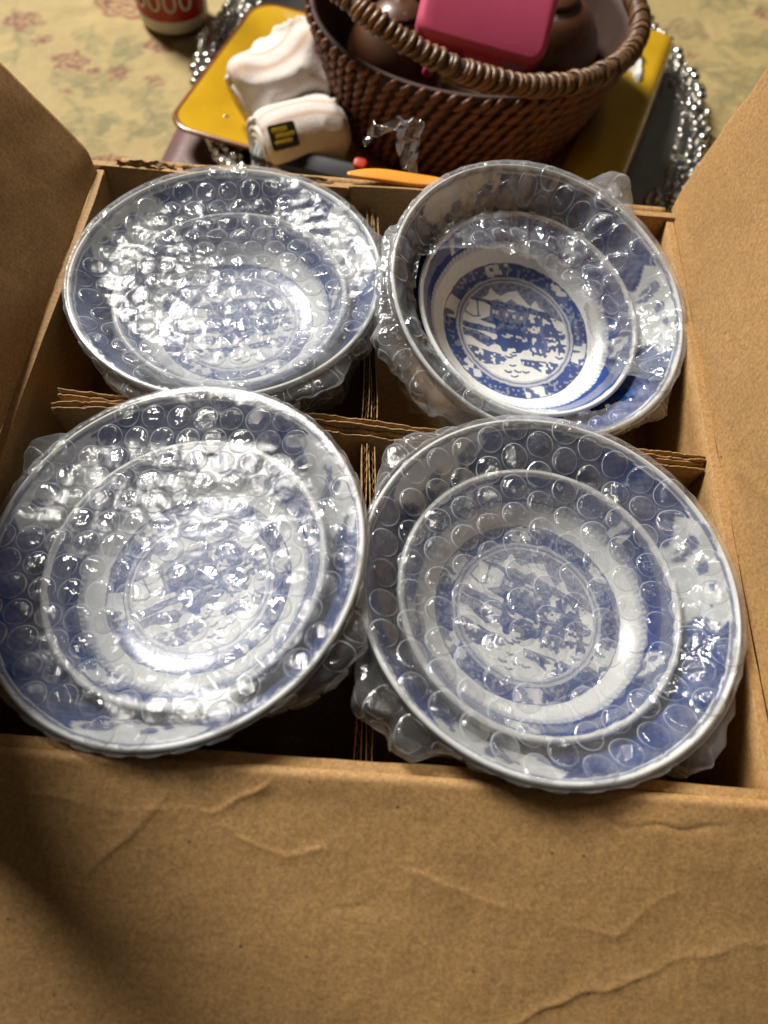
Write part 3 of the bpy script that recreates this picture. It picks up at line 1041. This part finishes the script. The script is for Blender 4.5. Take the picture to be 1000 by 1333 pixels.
# ------------------------------------------------------------------ bubble wrap
WRAPS = {
    'BL': dict(pitch=0.0118, a=0.0052, ang=0.15, sag=0.0065, crum=1.15, skirt=0.058, seed=210, fold=1.3, inner=0.8,
               bulge=[(-1.9, 0.5, 0.006), (-0.9, 0.45, 0.008), (0.25, 0.4, 0.006)], hole=None,
               label='clear bubble wrap with bright glare over the back left bowls'),
    'BR': dict(pitch=0.0120, a=0.0052, ang=0.5, sag=0.0125, crum=1.7, skirt=0.062, seed=320, fold=1.3, inner=3.6,
               bulge=[(1.10, 0.22, 0.010), (3.2, 0.45, 0.006), (-2.4, 0.4, 0.008), (-0.7, 0.3, 0.004)],
               hole=[(-0.0603, 0.0104), (-0.0413, 0.0214), (-0.0212, 0.0254), (-0.0005, 0.0262), (0.0104, 0.0164), (0.0239, 0.0053), (0.0303, -0.0101), (0.0297, -0.0236),
                     (0.0419, -0.0324), (0.0552, -0.0382), (0.0439, -0.0511), (0.0099, -0.064), (-0.0208, -0.065), (-0.0443, -0.0506), (-0.0586, -0.0304), (-0.0623, -0.0122)],
               label='crumpled bubble wrap pulled open over the back right landscape bowl'),
    'FL': dict(pitch=0.0118, a=0.0054, ang=-0.06, sag=0.0035, crum=0.9, skirt=0.078, seed=431, fold=1.8, inner=0.30,
               bulge=[(2.55, 0.22, 0.008), (-0.5, 0.35, 0.006)], hole=None,
               label='tight bubble wrap with streaked bubbles over the front left bowls'),
    'FR': dict(pitch=0.0128, a=0.0056, ang=0.56, sag=0.0080, crum=1.2, skirt=0.074, seed=543, fold=0.7, inner=0.9,
               bulge=[(-2.45, 0.32, 0.010), (-0.75, 0.30, 0.008), (2.35, 0.30, 0.008), (0.75, 0.25, 0.004)], hole=None,
               label='loose bubble wrap with large round bubbles over the front right bowls'),
}
RHO = 0.0014
PHI = math.radians(104)


def film_fn(w):
    sd = w['seed']
    Rf = R0 + 0.0004

    def fn(u, v):
        s = np.hypot(u, v)
        th = np.arctan2(v, u)
        si = np.minimum(s, Rf)
        wdt = 0.024 * (1 + 0.55 * vnoise(p3(np.cos(th), np.sin(th)), 1.3, sd + 20))
        zin = 0.0011 - w['sag'] * sstep(0.0, wdt, Rf - si) * (1 + 0.28 * vnoise(p3(u, v), 22, sd + 21))
        e = np.clip(s - Rf, 0, RHO * PHI)
        ph = e / RHO
        t = np.maximum(s - Rf - RHO * PHI, 0)
        r = si + RHO * np.sin(ph) + t * math.cos(PHI) * 1.4 - 2.0 * t * t
        z = zin - RHO * (1 - np.cos(ph)) - t * math.sin(PHI)
        # crumple outside the rim, finer puckers inside
        cyl = p3(np.cos(th) * 0.08, np.sin(th) * 0.08, t)
        g = sstep(0.0, 0.012, t)
        bl = 0
        dr = -0.0015 + 0.0022 * w['crum'] * fbm(cyl, 34, sd, 2) + 0.0016 * w['crum'] * ridged(cyl, 75, sd + 3) + 0.0010 * w['crum'] * ridged(cyl, 160, sd + 4)
        for (a0, wd, amp) in w['bulge']:
            amp = amp * 1.6
            da = (th - a0 + PI) % (2 * PI) - PI
            bl = bl + amp * np.exp(-(da / wd) ** 2)
        g2 = sstep(0.0, 0.010, t)
        r = r + g * dr + g2 * bl * (1 + 0.5 * vnoise(cyl, 60, sd + 30))
        z = z + g2 * bl * 0.75 * np.exp(-t / 0.018)
        fl = p3(u, v, 0)
        inn = w['inner'] * (1 - sstep(0, 0.004, s - Rf)) * (0.10 + 0.90 * sstep(0.0, 0.008, np.abs(Rf - s)))
        dz = 0.0007 * vnoise(fl, 55, sd + 7) + 0.00045 * ridged(fl, 120, sd + 8) + 0.00018 * vnoise(fl, 330, sd + 9)
        z = z + inn * dz + 0.0006 * g * vnoise(cyl, 160, sd + 11)
        return np.stack([r * np.cos(th), r * np.sin(th), z], -1)
    return fn


for key, w in WRAPS.items():
    b = BOWLS[key]
    M = frame_of(b)
    wr = empty('bubble_wrap', mat=M)
    tag(wr, w['label'], 'bubble wrap', 'bubble wrap sheets around the bowls')
    fn = film_fn(w)
    Rf = R0 + 0.0004
    smax = Rf + RHO * PHI + w['skirt']
    ss = np.concatenate([np.linspace(0.0004, Rf - 0.004, 56), np.linspace(Rf - 0.003, Rf + RHO * PHI, 10), np.linspace(Rf + RHO * PHI + 0.001, smax, int(w['skirt'] / 0.0014))])
    nt_ = 360
    th = np.linspace(0, 2 * PI, nt_, endpoint=False)
    S, T = np.meshgrid(ss, th, indexing='ij')
    U, Vv = S * np.cos(T), S * np.sin(T)
    P = fn(U, Vv)
    # ragged hem
    hem = sstep(smax - 0.02, smax, S) * 0.006 * vnoise(p3(np.cos(T), np.sin(T)), 3, w['seed'])
    P[..., 2] += hem
    F = gridf(len(ss), nt_, True)
    hole = w['hole']
    if hole is not None:
        hx = U + 0.0016 * vnoise(p3(U, Vv), 140, 5)
        hy = Vv + 0.0016 * vnoise(p3(U, Vv), 140, 6)
        inside = in_poly(hx, hy, hole).reshape(-1)
        F = F[~inside[F].any(1)]
        # the torn hem of the opening curls up a little
        d, _ = seg_dist(U, Vv, hole + hole[:1])
        P[..., 2] += 0.0022 * np.exp(-(d / 0.004) ** 2) * (S < Rf - 0.006)
    film = mesh('film', P.reshape(-1, 3), F, M_films[key], wr, True)
    # bubbles: rings on a disc, mapped onto the film
    nr, ns = 8, 24
    rho = np.array([0.0, 0.25, 0.50, 0.70, 0.83, 0.92, 0.965, 1.03])
    an = np.linspace(0, 2 * PI, ns, endpoint=False)
    RHOm, AN = np.meshgrid(rho[1:], an, indexing='ij')
    lu = np.concatenate([[0], (RHOm * np.cos(AN)).ravel()])
    lv = np.concatenate([[0], (RHOm * np.sin(AN)).ravel()])
    lr = np.hypot(lu, lv)
    bf = [(0, 1 + j, 1 + (j + 1) % ns) for j in range(ns)]
    for i in range(nr - 2):
        for j in range(ns):
            bf.append((1 + i * ns + j, 1 + (i + 1) * ns + j, 1 + (i + 1) * ns + (j + 1) % ns, 1 + i * ns + (j + 1) % ns))
    weld = np.array([0] * (len(bf) - ns) + [1] * ns, dtype=np.int32)
    centres = []
    p, a = w['pitch'], w['a']
    ca, sa = math.cos(w['ang']), math.sin(w['ang'])
    q = int(0.09 / (p * 0.86)) + 1
    for j in range(-q, q + 1):
        for i in range(-q, q + 1):
            x = (i + 0.5 * (j % 2)) * p
            y = j * p * 0.866
            u, v = x * ca - y * sa, x * sa + y * ca
            if math.hypot(u, v) < Rf - 0.0035:
                centres.append((u, v, False))
    nrow = int((min(w['skirt'], 0.045)) / (p * 0.866))
    ncol = int(round(2 * PI * (Rf - 0.002) / p))
    for j in range(nrow):
        s0 = Rf + RHO * PHI * 0.5 + p * 0.45 + j * p * 0.866
        for i in range(ncol):
            t0 = (i + 0.5 * (j % 2)) / ncol * 2 * PI + 0.1
            centres.append((s0, t0, True))
    rg = np.random.default_rng(w['seed'])
    for (u, v, sk) in centres:
        if rg.random() < 0.04 * (w['inner'] - 0.8) + (0.22 if sk else 0.0):
            continue
        if hole is not None:
            uu, v2 = (u, v) if not sk else (u * math.cos(v), u * math.sin(v))
            if in_poly(np.array([uu]), np.array([v2]), hole)[0]:
                continue
            d, _ = seg_dist(np.array([uu]), np.array([v2]), hole + hole[:1])
            if d[0] < a * 0.95:
                continue
        aa = a * rg.uniform(0.94, 1.04)
        if sk:
            S_ = u + lv * aa
            T_ = v + lu * aa / (Rf + 0.002)
            uu, v2 = S_ * np.cos(T_), S_ * np.sin(T_)
        else:
            uu, v2 = u + lu * aa, v + lv * aa
        e = 2e-4
        B0 = fn(uu, v2)
        du = fn(uu + e, v2) - B0
        dvv = fn(uu, v2 + e) - B0
        nn = np.cross(du, dvv)
        nn = nn / (np.linalg.norm(nn, axis=1, keepdims=True) + 1e-15)
        nm = nn.mean(0)
        nm /= np.linalg.norm(nm) + 1e-9
        Hh = a * rg.uniform(0.24, 0.38) * (0.4 if rg.random() < 0.12 + 0.1 * (w['crum'] - 0.9) else 1.0) * (0.38 if sk else 1.0)
        prof = np.clip(1 - (lr / 0.985) ** 5.5, 0, 1) ** 0.55 + 0.05 * (lr > 0.95)
        dn = rg.uniform(-1, 1, 2)
        dent = 1 - 0.35 * min(w['inner'], 1.6) * np.exp(-(((lu - 0.5 * dn[0]) / 0.4) ** 2 + ((lv - 0.5 * dn[1]) / 0.4) ** 2)) * rg.uniform(0, 1)
        psi = rg.uniform(0, PI)
        fold = 0.10 * np.sin((lu * math.cos(psi) + lv * math.sin(psi)) * rg.uniform(4, 9) + rg.uniform(0, 6)) * rg.uniform(0.2, 1) * w['fold']
        h = Hh * prof * (dent + fold)
        Pb = B0 + nm * (h + 0.00008)[:, None]
        bo_ = mesh('bubble', Pb, bf, M_bub, wr, True)
        bo_.data.materials.append(M_weld)
        bo_.data.polygons.foreach_set('material_index', weld)

# ------------------------------------------------------------------ things behind the box
# mauve place mat
pm = rect_slab('place_mat', (-0.1855, 0.300, TABLE + 0.0045), (0.990, 0.140, 0) if False else (1, 0, 0), (0, 1, 0), 0.40, 0.33, 30, 30, 0.0025, M_mat, None, 0.0004, 91)
pm.matrix_world = Matrix.Translation((-0.1855, 0.300, 0)) @ Matrix.Rotation(math.radians(-7), 4, 'Z') @ Matrix.Translation((0.1855, -0.300, 0))
tag(pm, 'mauve brown place mat lying under the silver tray', 'place mat')

# round silver tray with beaded ornate rim
TX, TY = 0.049, 0.437
tray = empty('silver_tray', (TX, TY, TABLE + 0.0048))
tray.scale = (1.035, 1.035, 1.0)
tag(tray, 'round silver tray with ornate beaded rim under yellow dish', 'tray')
lathe('tray_plate', [(0.0005, 0.003), (0.10, 0.003), (0.178, 0.0035), (0.190, 0.006), (0.200, 0.010), (0.213, 0.012), (0.216, 0.0105), (0.212, 0.008), (0.19, 0.002), (0.15, 0.0), (0.0005, 0.0)], 160, M_silver, tray)
bead_v, bead_f = None, None
un = 8
vn = 6
tt = np.linspace(0, PI, vn)
pp = np.linspace(0, 2 * PI, un, endpoint=False)
SV = np.stack([np.sin(tt)[:, None] * np.cos(pp), np.sin(tt)[:, None] * np.sin(pp), np.repeat(np.cos(tt)[:, None], un, 1)], -1).reshape(-1, 3)
SF = gridf(vn, un, True)
bead_me = {}
for ring, (rad, zz, cnt, size) in enumerate([(0.2135, 0.0118, 150, 0.0042), (0.2045, 0.0115, 130, 0.0036), (0.196, 0.0092, 110, 0.0034)]):
    # ornament clusters: only pieces round the rim; each ring is one continuous cast band of beads
    VV, FF = [], []
    for k in range(cnt):
        t0 = 2 * PI * (k + rng.uniform(-0.3, 0.3)) / cnt
        rr_ = rad + rng.uniform(-0.003, 0.003)
        s3 = size * rng.uniform(0.55, 1.25)
        FF.append(SF + len(VV) * len(SV))
        VV.append(SV * np.array([s3 * rng.uniform(0.8, 1.4), s3, s3 * 0.9]) @ np.array([[math.cos(t0), math.sin(t0), 0], [-math.sin(t0), math.cos(t0), 0], [0, 0, 1]]) +
                  np.array([rr_ * math.cos(t0), rr_ * math.sin(t0), zz + rng.uniform(-0.001, 0.0015)]))
    o = mesh('beaded_rim', np.concatenate(VV), np.concatenate(FF), M_silver_bead, tray)
    o['kind'] = 'stuff'

# yellow rectangular dish with flared walls
dish = empty('yellow_dish', mat=Matrix.Translation((0.012, 0.377, TABLE + 0.0088)) @ Matrix.Rotation(math.radians(-15), 4, 'Z'))
tag(dish, 'rectangular mustard yellow dish with brown edge under wicker basket', 'dish')


def rrect(hx, hy, rad, n=24):
    pts = []
    for (sx, sy, a0) in ((1, 1, 0), (-1, 1, PI / 2), (-1, -1, PI), (1, -1, 1.5 * PI)):
        for t in np.linspace(0, PI / 2, n):
            pts.append((sx * (hx - rad) + rad * math.cos(a0 + t), sy * (hy - rad) + rad * math.sin(a0 + t)))
    return np.array(pts)


def loops_mesh(name, loops, mat, parent, close=(True, True)):
    n = len(loops[0][0])
    V = np.concatenate([np.concatenate([l, np.full((n, 1), z)], 1) for l, z in loops])
    F = [tuple(q) for q in gridf(len(loops), n, True)]
    if close[0]:
        F.append(tuple(range(n))[::-1])
    if close[1]:
        F.append(tuple(range((len(loops) - 1) * n, len(loops) * n)))
    return mesh(name, V, F, mat, parent)


loops_mesh('basin', [(rrect(0.120, 0.0420, 0.030), 0.0024), (rrect(0.132, 0.0530, 0.030), 0.0036), (rrect(0.148, 0.0690, 0.026), 0.0104), (rrect(0.164, 0.0850, 0.022), 0.0172), (rrect(0.1695, 0.0905, 0.020), 0.0180)][::-1], M_yellow, dish, (False, True))
loops_mesh('outer_shell', [(rrect(0.118, 0.0400, 0.030), 0.0000), (rrect(0.134, 0.0550, 0.028), 0.0012), (rrect(0.150, 0.0710, 0.026), 0.0076), (rrect(0.166, 0.0870, 0.022), 0.0144), (rrect(0.1725, 0.0935, 0.021), 0.0156),
                           (rrect(0.1735, 0.0945, 0.021), 0.0172), (rrect(0.1715, 0.0925, 0.020), 0.0186), (rrect(0.1695, 0.0905, 0.020), 0.0181)], M_amber, dish, (True, False))

# rounded box helper
def rbox(name, hx, hy, hz, r, mat, parent, bev=0.004, n=8):
    L = []
    for t in np.linspace(0, PI / 2, 5):
        L.append((rrect(hx - bev + bev * math.sin(t), hy - bev + bev * math.sin(t), max(r - bev + bev * math.sin(t), 0.001), n), -hz + bev - bev * math.cos(t)))
    for t in np.linspace(0, PI / 2, 5):
        L.append((rrect(hx - bev + bev * math.cos(t), hy - bev + bev * math.cos(t), max(r - bev + bev * math.cos(t), 0.001), n), hz - bev + bev * math.sin(t)))
    return loops_mesh(name, L, mat, parent)


def look_frame(loc, normal, upish):
    n = Vector(normal).normalized()
    y = Vector(upish)
    y = (y - n * y.dot(n)).normalized()
    x = y.cross(n)
    return Matrix(((x.x, y.x, n.x, loc[0]), (x.y, y.y, n.y, loc[1]), (x.z, y.z, n.z, loc[2]), (0, 0, 0, 1)))


# wicker basket
BX, BY, BZ0 = 0.052, 0.384, TABLE + 0.0132
basket = empty('wicker_basket', (BX, BY, BZ0))
tag(basket, 'brown oval wicker basket with rope-wrapped rim behind the box', 'basket')
hB = 0.094


def b_axes(q):
    k = q ** 0.8
    return 0.086 + 0.034 * k, 0.070 + 0.038 * k


qs = np.linspace(0, 1, 12)
an = np.linspace(0, 2 * PI, 96, endpoint=False)
Vb = np.concatenate([np.stack([b_axes(q)[0] * np.cos(an), b_axes(q)[1] * np.sin(an), np.full(96, 0.001 + q * hB)], -1) for q in qs] +
                    [np.stack([(b_axes(q)[0] - 0.004) * np.cos(an), (b_axes(q)[1] - 0.004) * np.sin(an), np.full(96, 0.003 + q * (hB - 0.002))], -1) for q in qs[::-1]])
Fb = [tuple(q) for q in gridf(24, 96, True)]
Fb.append(tuple(range(96))[::-1])
Fb.append(tuple(range(23 * 96, 24 * 96)))
mesh('basket_wall', Vb, Fb, M_wick_dark, basket)
rows = 9
for rw in range(rows):
    VV, FF = [], []
    nst = 70
    zc = (rw + 0.5) / rows * hB
    off = 0
    for k in range(nst):
        t0 = 2 * PI * (k + 0.5 * (rw % 2) + rng.uniform(-0.12, 0.12)) / nst
        Ls = hB / rows * rng.uniform(1.05, 1.45)
        path, rad = [], []
        for m_, u in enumerate(np.linspace(-1, 1, 6)):
            tt_ = t0 + u * 0.55 * 2 * PI / nst
            z = np.clip(zc + u * Ls * 0.5, 0.003, hB + 0.002)
            ax, ay = b_axes(min(max(z / hB, 0), 1))
            lift = 0.0018 * (1 - u * u) + 0.0004
            path.append(((ax + lift) * math.cos(tt_), (ay + lift) * math.sin(tt_), z))
            rad.append(0.0030 * math.sqrt(max(0.15, 1 - 0.8 * u * u)) * rng.uniform(0.85, 1.15))
        v_, f_ = tube_pts(path, rad, 6)
        FF += [tuple(i + off for i in q) for q in f_]
        VV.append(v_)
        off += len(v_)
    mesh('weave_row', np.concatenate(VV), FF, M_wick, basket)
# rope rim that lifts into a low handle at the left
hd = bpy.data.objects.new('rope_rim', None)
hd.empty_display_size = 0.01
link(hd, basket)


def rope_at(t):
    ax, ay = b_axes(1.0)
    lift = 0.034 * math.exp(-(((t - math.radians(215) + PI) % (2 * PI) - PI) / 0.95) ** 2)
    return np.array([(ax + 0.001) * math.cos(t), (ay + 0.001) * math.sin(t), hB + 0.004 + lift])


core = np.array([rope_at(t) for t in np.linspace(0, 2 * PI, 140)])
v_, f_ = tube_pts(core, 0.0062, 8, False)
mesh('rope_core', v_, f_, M_wick_dark, hd)
nw = 150
tor_u, tor_v = 14, 6
for k in range(nw):
    t0 = 2 * PI * (k + rng.uniform(-0.35, 0.35)) / nw
    c = rope_at(t0)
    d = rope_at(t0 + 0.01) - rope_at(t0 - 0.01)
    d /= np.linalg.norm(d)
    a1 = np.cross(d, [0, 0, 1.0])
    a1 /= np.linalg.norm(a1)
    b1 = np.cross(a1, d)
    rad = 0.0060 * rng.uniform(0.88, 1.14)
    sec = 0.0022 * rng.uniform(0.8, 1.15)
    al = np.linspace(0, 2 * PI, tor_u, endpoint=False)
    be = np.linspace(0, 2 * PI, tor_v, endpoint=False)
    A_, B_ = np.meshgrid(al, be, indexing='ij')
    rr_ = rad + sec * 0.7 * np.cos(B_)
    pos = (rr_ * np.cos(A_))[..., None] * a1 + (rr_ * np.sin(A_))[..., None] * b1 + (sec * np.sin(B_) + 0.0035 * np.sin(A_ + 0.5))[..., None] * d
    Vt = (pos + c).reshape(-1, 3)
    ft = gridf(tor_u, tor_v, True)
    last = np.array([[(tor_u - 1) * tor_v + j, (tor_u - 1) * tor_v + (j + 1) % tor_v, (j + 1) % tor_v, j] for j in range(tor_v)])
    mesh('rope_wrap', Vt, np.concatenate([ft, last]), M_rope, hd)


# pink plastic case leaning in the basket
pk = empty('pink_case', mat=look_frame((0.058, 0.345, 0.000), (0.05, -0.66, 0.72), (0.13, 0.66, 0.66)))
tag(pk, 'hot pink rounded plastic case with small feet leaning in basket', 'plastic case')
rbox('case_body', 0.045, 0.033, 0.014, 0.012, M_pink, pk, 0.005)
for (fx, fw) in ((-0.030, 0.0035), (0.004, 0.014)):
    f_o = rbox('foot', fw, 0.011, 0.008, 0.003, M_pink, pk, 0.002)
    f_o.location = (fx, -0.040, -0.002)

# dark wooden pots inside the basket
for (loc, s, lab) in (((0.108, 0.392, BZ0 + 0.004), 1.0, 'dark polished wooden pot in basket right of pink case'),
                      ((-0.002, 0.380, BZ0 + 0.004), 0.86, 'dark wooden pot in basket left of pink case')):
    pt = empty('wooden_pot', loc)
    tag(pt, lab, 'wooden pot', 'wooden pots inside the basket')
    prof = smooth_profile(np.array([(0.0005, 0.0), (0.024, 0.0), (0.038, 0.018), (0.045, 0.045), (0.042, 0.072), (0.030, 0.090), (0.018, 0.097)]) * s, 40)
    lathe('pot_body', prof, 48, M_wood, pt)
    lathe('pot_lid', smooth_profile(np.array([(0.019, 0.096), (0.020, 0.099), (0.012, 0.104), (0.004, 0.106), (0.0005, 0.107)]) * s, 16), 32, M_wood, pt)

# long yellow pouch along the right of the basket
dY = Vector((0.32, 0.95, 0)).normalized()
pq = empty('yellow_pouch', mat=Matrix(((dY.y, dY.x, 0, 0.184), (-dY.x, dY.y, 0, 0.388), (0, 0, 1, TABLE + 0.0275), (0, 0, 0, 1))))
tag(pq, 'long mustard yellow pouch lying on tray right of wicker basket', 'pouch')
pb = rbox('pouch_body', 0.024, 0.118, 0.0175, 0.014, M_yellow, pq, 0.011, 14)
seam = rbox('seam', 0.0250, 0.1192, 0.0014, 0.017, M_amber, pq, 0.0010, 14)

# folded white napkin at the right of the basket
nu_ = 40
A, B = np.meshgrid(np.linspace(-1, 1, nu_), np.linspace(-1, 1, nu_), indexing='ij')
Pn = p3(0.018 * A, 0.028 * B, 0.014 + 0.010 * np.sin(2.2 * B + A) + 0.006 * fbm(p3(A * .03, B * .03), 40, 5))
nk = empty('paper_napkin', (0.184, 0.432, TABLE + 0.033))
tag(nk, 'crumpled white paper napkin lying on yellow pouch beside basket', 'napkin')
slab('napkin_sheet', Pn, normals(Pn), 0.002, M_napkin, nk)


# white cloth rolls with tan stripe
def roll(name, loc, axis_dir, length, rad, seed, label, squash=0.85, crease=0.004):
    d = Vector(axis_dir).normalized()
    z = Vector((0, 0, 1))
    y = (z - d * z.dot(d)).normalized()
    x = d.cross(y)
    # local: x = axis, y = sideways, z = up
    M = Matrix(((d.x, -x.x, y.x, loc[0]), (d.y, -x.y, y.y, loc[1]), (d.z, -x.z, y.z, loc[2]), (0, 0, 0, 1)))
    rt = empty(name, mat=M)
    tag(rt, label, 'cloth roll', 'rolled white cloths in the yellow dish')
    n_a, n_l = 96, 60
    u = np.linspace(-1, 1, n_l)
    t = np.linspace(0, 2 * PI, n_a, endpoint=False)
    Uu, Tt = np.meshgrid(u, t, indexing='ij')
    r = rad * np.clip(1 - np.abs(Uu) ** 7 * 0.30, 0.1, 1)
    pn = p3(np.cos(Tt) * rad, np.sin(Tt) * rad, Uu * length / 2)
    pw_ = pn + 0.010 * np.stack([vnoise(pn, 45, seed + 5), vnoise(pn, 45, seed + 6), vnoise(pn, 45, seed + 7)], -1)
    r = r + crease * vnoise(pn, 26, seed) + crease * 0.65 * ridged(pw_ * np.array([1, 1, 0.5]), 42, seed + 2) ** 3
    r = np.concatenate([r[:1] * 0.02, r[:1] * 0.7, r, r[-1:] * 0.7, r[-1:] * 0.02])
    Uu = np.concatenate([Uu[:1], Uu[:1], Uu, Uu[-1:], Uu[-1:]])
    Tt = np.repeat(Tt[:1], n_l + 4, 0)
    pn = np.concatenate([pn[:1], pn[:1], pn, pn[-1:], pn[-1:]])
    n_l = n_l + 4
    V = np.stack([Uu * length / 2, r * np.cos(Tt), r * np.sin(Tt) * squash], -1)
    c = np.broadcast_to(np.array([0.66, 0.61, 0.56]), V.shape).copy()
    tl = Tt + 0.25 * vnoise(pn, 30, seed)
    st = np.exp(-((tl - 1.95) / 0.09) ** 2) + np.exp(-((tl - 1.45) / 0.05) ** 2)
    c = c * (1 - 0.7 * st[..., None]) + np.array([0.42, 0.22, 0.10]) * 0.7 * st[..., None]
    F = [tuple(q) for q in gridf(n_l, n_a, True)]
    mesh('cloth', V.reshape(-1, 3), F, M_white_cloth, rt, True, c.reshape(-1, 3))
    # spiral ends
    for sx in (-1, 1):
        tt_ = np.linspace(0, 2 * PI * 3.2, 140)
        rr_ = np.linspace(0.12, 0.74, 140) * rad
        path = np.stack([np.full(140, sx * (length / 2 + 0.0005)), rr_ * np.cos(tt_), rr_ * np.sin(tt_) * squash], -1)
        v_, f_ = tube_pts(path, 0.0022, 8)
        mesh('rolled_edge', v_, f_, M_white_cloth, rt, True, np.broadcast_to(np.array([0.66, 0.61, 0.56]), v_.shape))
    return rt


DZ = TABLE + 0.0133
r1 = roll('cloth_roll', (-0.070, 0.313, DZ + 0.027), (0.82, 0.50, -0.04), 0.066, 0.0255, 301, 'rolled white cloth with black and yellow label on its end', 0.95, 0.002)
lb = rbox('label', 0.0105, 0.0085, 0.0006, 0.002, M_lab_blk, r1, 0.0003)
lb.matrix_local = Matrix.Translation((-0.0215, -0.0190, 0.0185)) @ Matrix.Rotation(math.radians(47), 4, 'X')
for k, (xx, yy, hw, hh) in enumerate([(-0.002, 0.0045, 0.006, 0.0016), (0.001, 0.0005, 0.0075, 0.0014), (-0.001, -0.0035, 0.0068, 0.0012)]):
    pr = rbox('print', hw, hh, 0.0003, 0.0006, M_lab_yel, lb, 0.0001)
    pr.location = (xx, yy, 0.0008)
roll('cloth_roll', (-0.088, 0.366, DZ + 0.035), (0.75, 0.50, 0.25), 0.074, 0.031, 333, 'loosely folded white cloth with tan stripe against the basket', 0.9, 0.008)

# black handle with red button, lying in the dish
hn = empty('black_tool', mat=look_frame((-0.058, 0.2845, DZ + 0.024), (0, -0.3, 0.95), (0.15, 1, 0)))
tag(hn, 'black tool handle with red button lying in yellow dish', 'tool')
rbox('handle', 0.045, 0.0085, 0.006, 0.005, M_black, hn, 0.003)
bt = rbox('button', 0.005, 0.004, 0.003, 0.003, M_red, hn, 0.0015)
bt.location = (0.036, 0.006, 0.0075)
hook = rbox('collar', 0.006, 0.0095, 0.0068, 0.005, M_black, hn, 0.003)
hook.location = (-0.036, 0, 0)

# orange plastic strip lying on the back edge
tq = np.linspace(0, 1, 40)
wq = np.linspace(-1, 1, 7)
A, B = np.meshgrid(tq, wq, indexing='ij')
wd = 0.0048 * np.clip(1 - np.abs(2 * A - 0.9) ** 3, 0.12, 1)
Po = p3(-0.0225 + 0.064 * A, YB + 0.0020 + 0.004 * np.sin(A * 3) * 0.5 + wd * B, 0.0048 - 0.0010 * A + 0.0006 * (1 - B * B) + 0.0006 * np.sin(A * 8))
ost = empty('orange_strip', (0, 0, 0))
tag(ost, 'thin orange plastic strip lying on the box back edge', 'plastic strip')
slab('strip', Po, normals(Po) * np.sign(normals(Po)[..., 2:3] + 1e-9), 0.0016, M_orange, ost)

# crumpled scrap of clear film by the back edge
A, B = np.meshgrid(np.linspace(0, 1, 46), np.linspace(-1, 1, 20), indexing='ij')
cx_ = np.interp(A, [0, 0.35, 0.62, 1], [-0.014, 0.004, 0.010, 0.012])
cz_ = np.interp(A, [0, 0.35, 0.62, 1], [0.010, 0.020, 0.022, -0.002])
cy_ = np.interp(A, [0, 0.35, 0.62, 1], [0.180, 0.181, 0.179, 0.166])
sw = np.interp(A, [0, 0.35, 0.62, 1], [0.007, 0.006, 0.007, 0.004])
ax_ = np.interp(A, [0, 0.35, 0.62, 1], [0.1, 0.5, 0.9, 1.0])
Ps = p3(cx_ + sw * B * ax_, cy_ + 0.0015 * B, cz_ + sw * B * (1.05 - ax_))
Ps = Ps + 0.0030 * np.stack([vnoise(Ps, 150, 3), ridged(Ps, 170, 4), ridged(Ps, 150, 5)], -1)
scp = empty('plastic_scrap', (0, 0, 0))
tag(scp, 'crumpled scrap of clear plastic standing by the box back edge', 'plastic scrap')
mesh('scrap_film', Ps.reshape(-1, 3), gridf(46, 20), M_scrap, scp)

# white bottle with red label at the top left
bo = empty('supplement_bottle', (-0.2100, 0.516, TABLE + 0.0012))
tag(bo, 'white plastic bottle with red label standing on the tablecloth', 'bottle')
lathe('bottle_body', smooth_profile([(0.0005, 0.0), (0.024, 0.0), (0.029, 0.0015), (0.0312, 0.006), (0.0315, 0.02), (0.0315, 0.060), (0.0305, 0.072), (0.024, 0.082), (0.020, 0.086), (0.0195, 0.09)], 60), 64, M_white_pl, bo)
lathe('bottle_cap', smooth_profile([(0.0215, 0.088), (0.0225, 0.090), (0.0225, 0.104), (0.021, 0.106), (0.0005, 0.1062)], 30), 48, M_white_pl, bo)
tl_ = np.linspace(math.radians(-165), math.radians(-15), 50)
zl_ = np.linspace(0.0135, 0.058, 20)
A, B = np.meshgrid(tl_, zl_, indexing='ij')
Pl = p3(0.0319 * np.cos(A), 0.0319 * np.sin(A), B)
lab_o = mesh('label', Pl.reshape(-1, 3), gridf(50, 20), M_label, bo)
for k, a0 in enumerate((-128, -103, -78, -53)):
    t = np.linspace(0, 2 * PI, 26)
    path = np.stack([0.0323 * np.cos(math.radians(a0) + 0.15 * np.cos(t)), 0.0323 * np.sin(math.radians(a0) + 0.15 * np.cos(t)), 0.0305 + 0.0075 * np.sin(t)], -1)
    v_, f_ = tube_pts(path, 0.0013, 6, False)
    mesh('lettering', v_, f_, M_white_pl, bo)
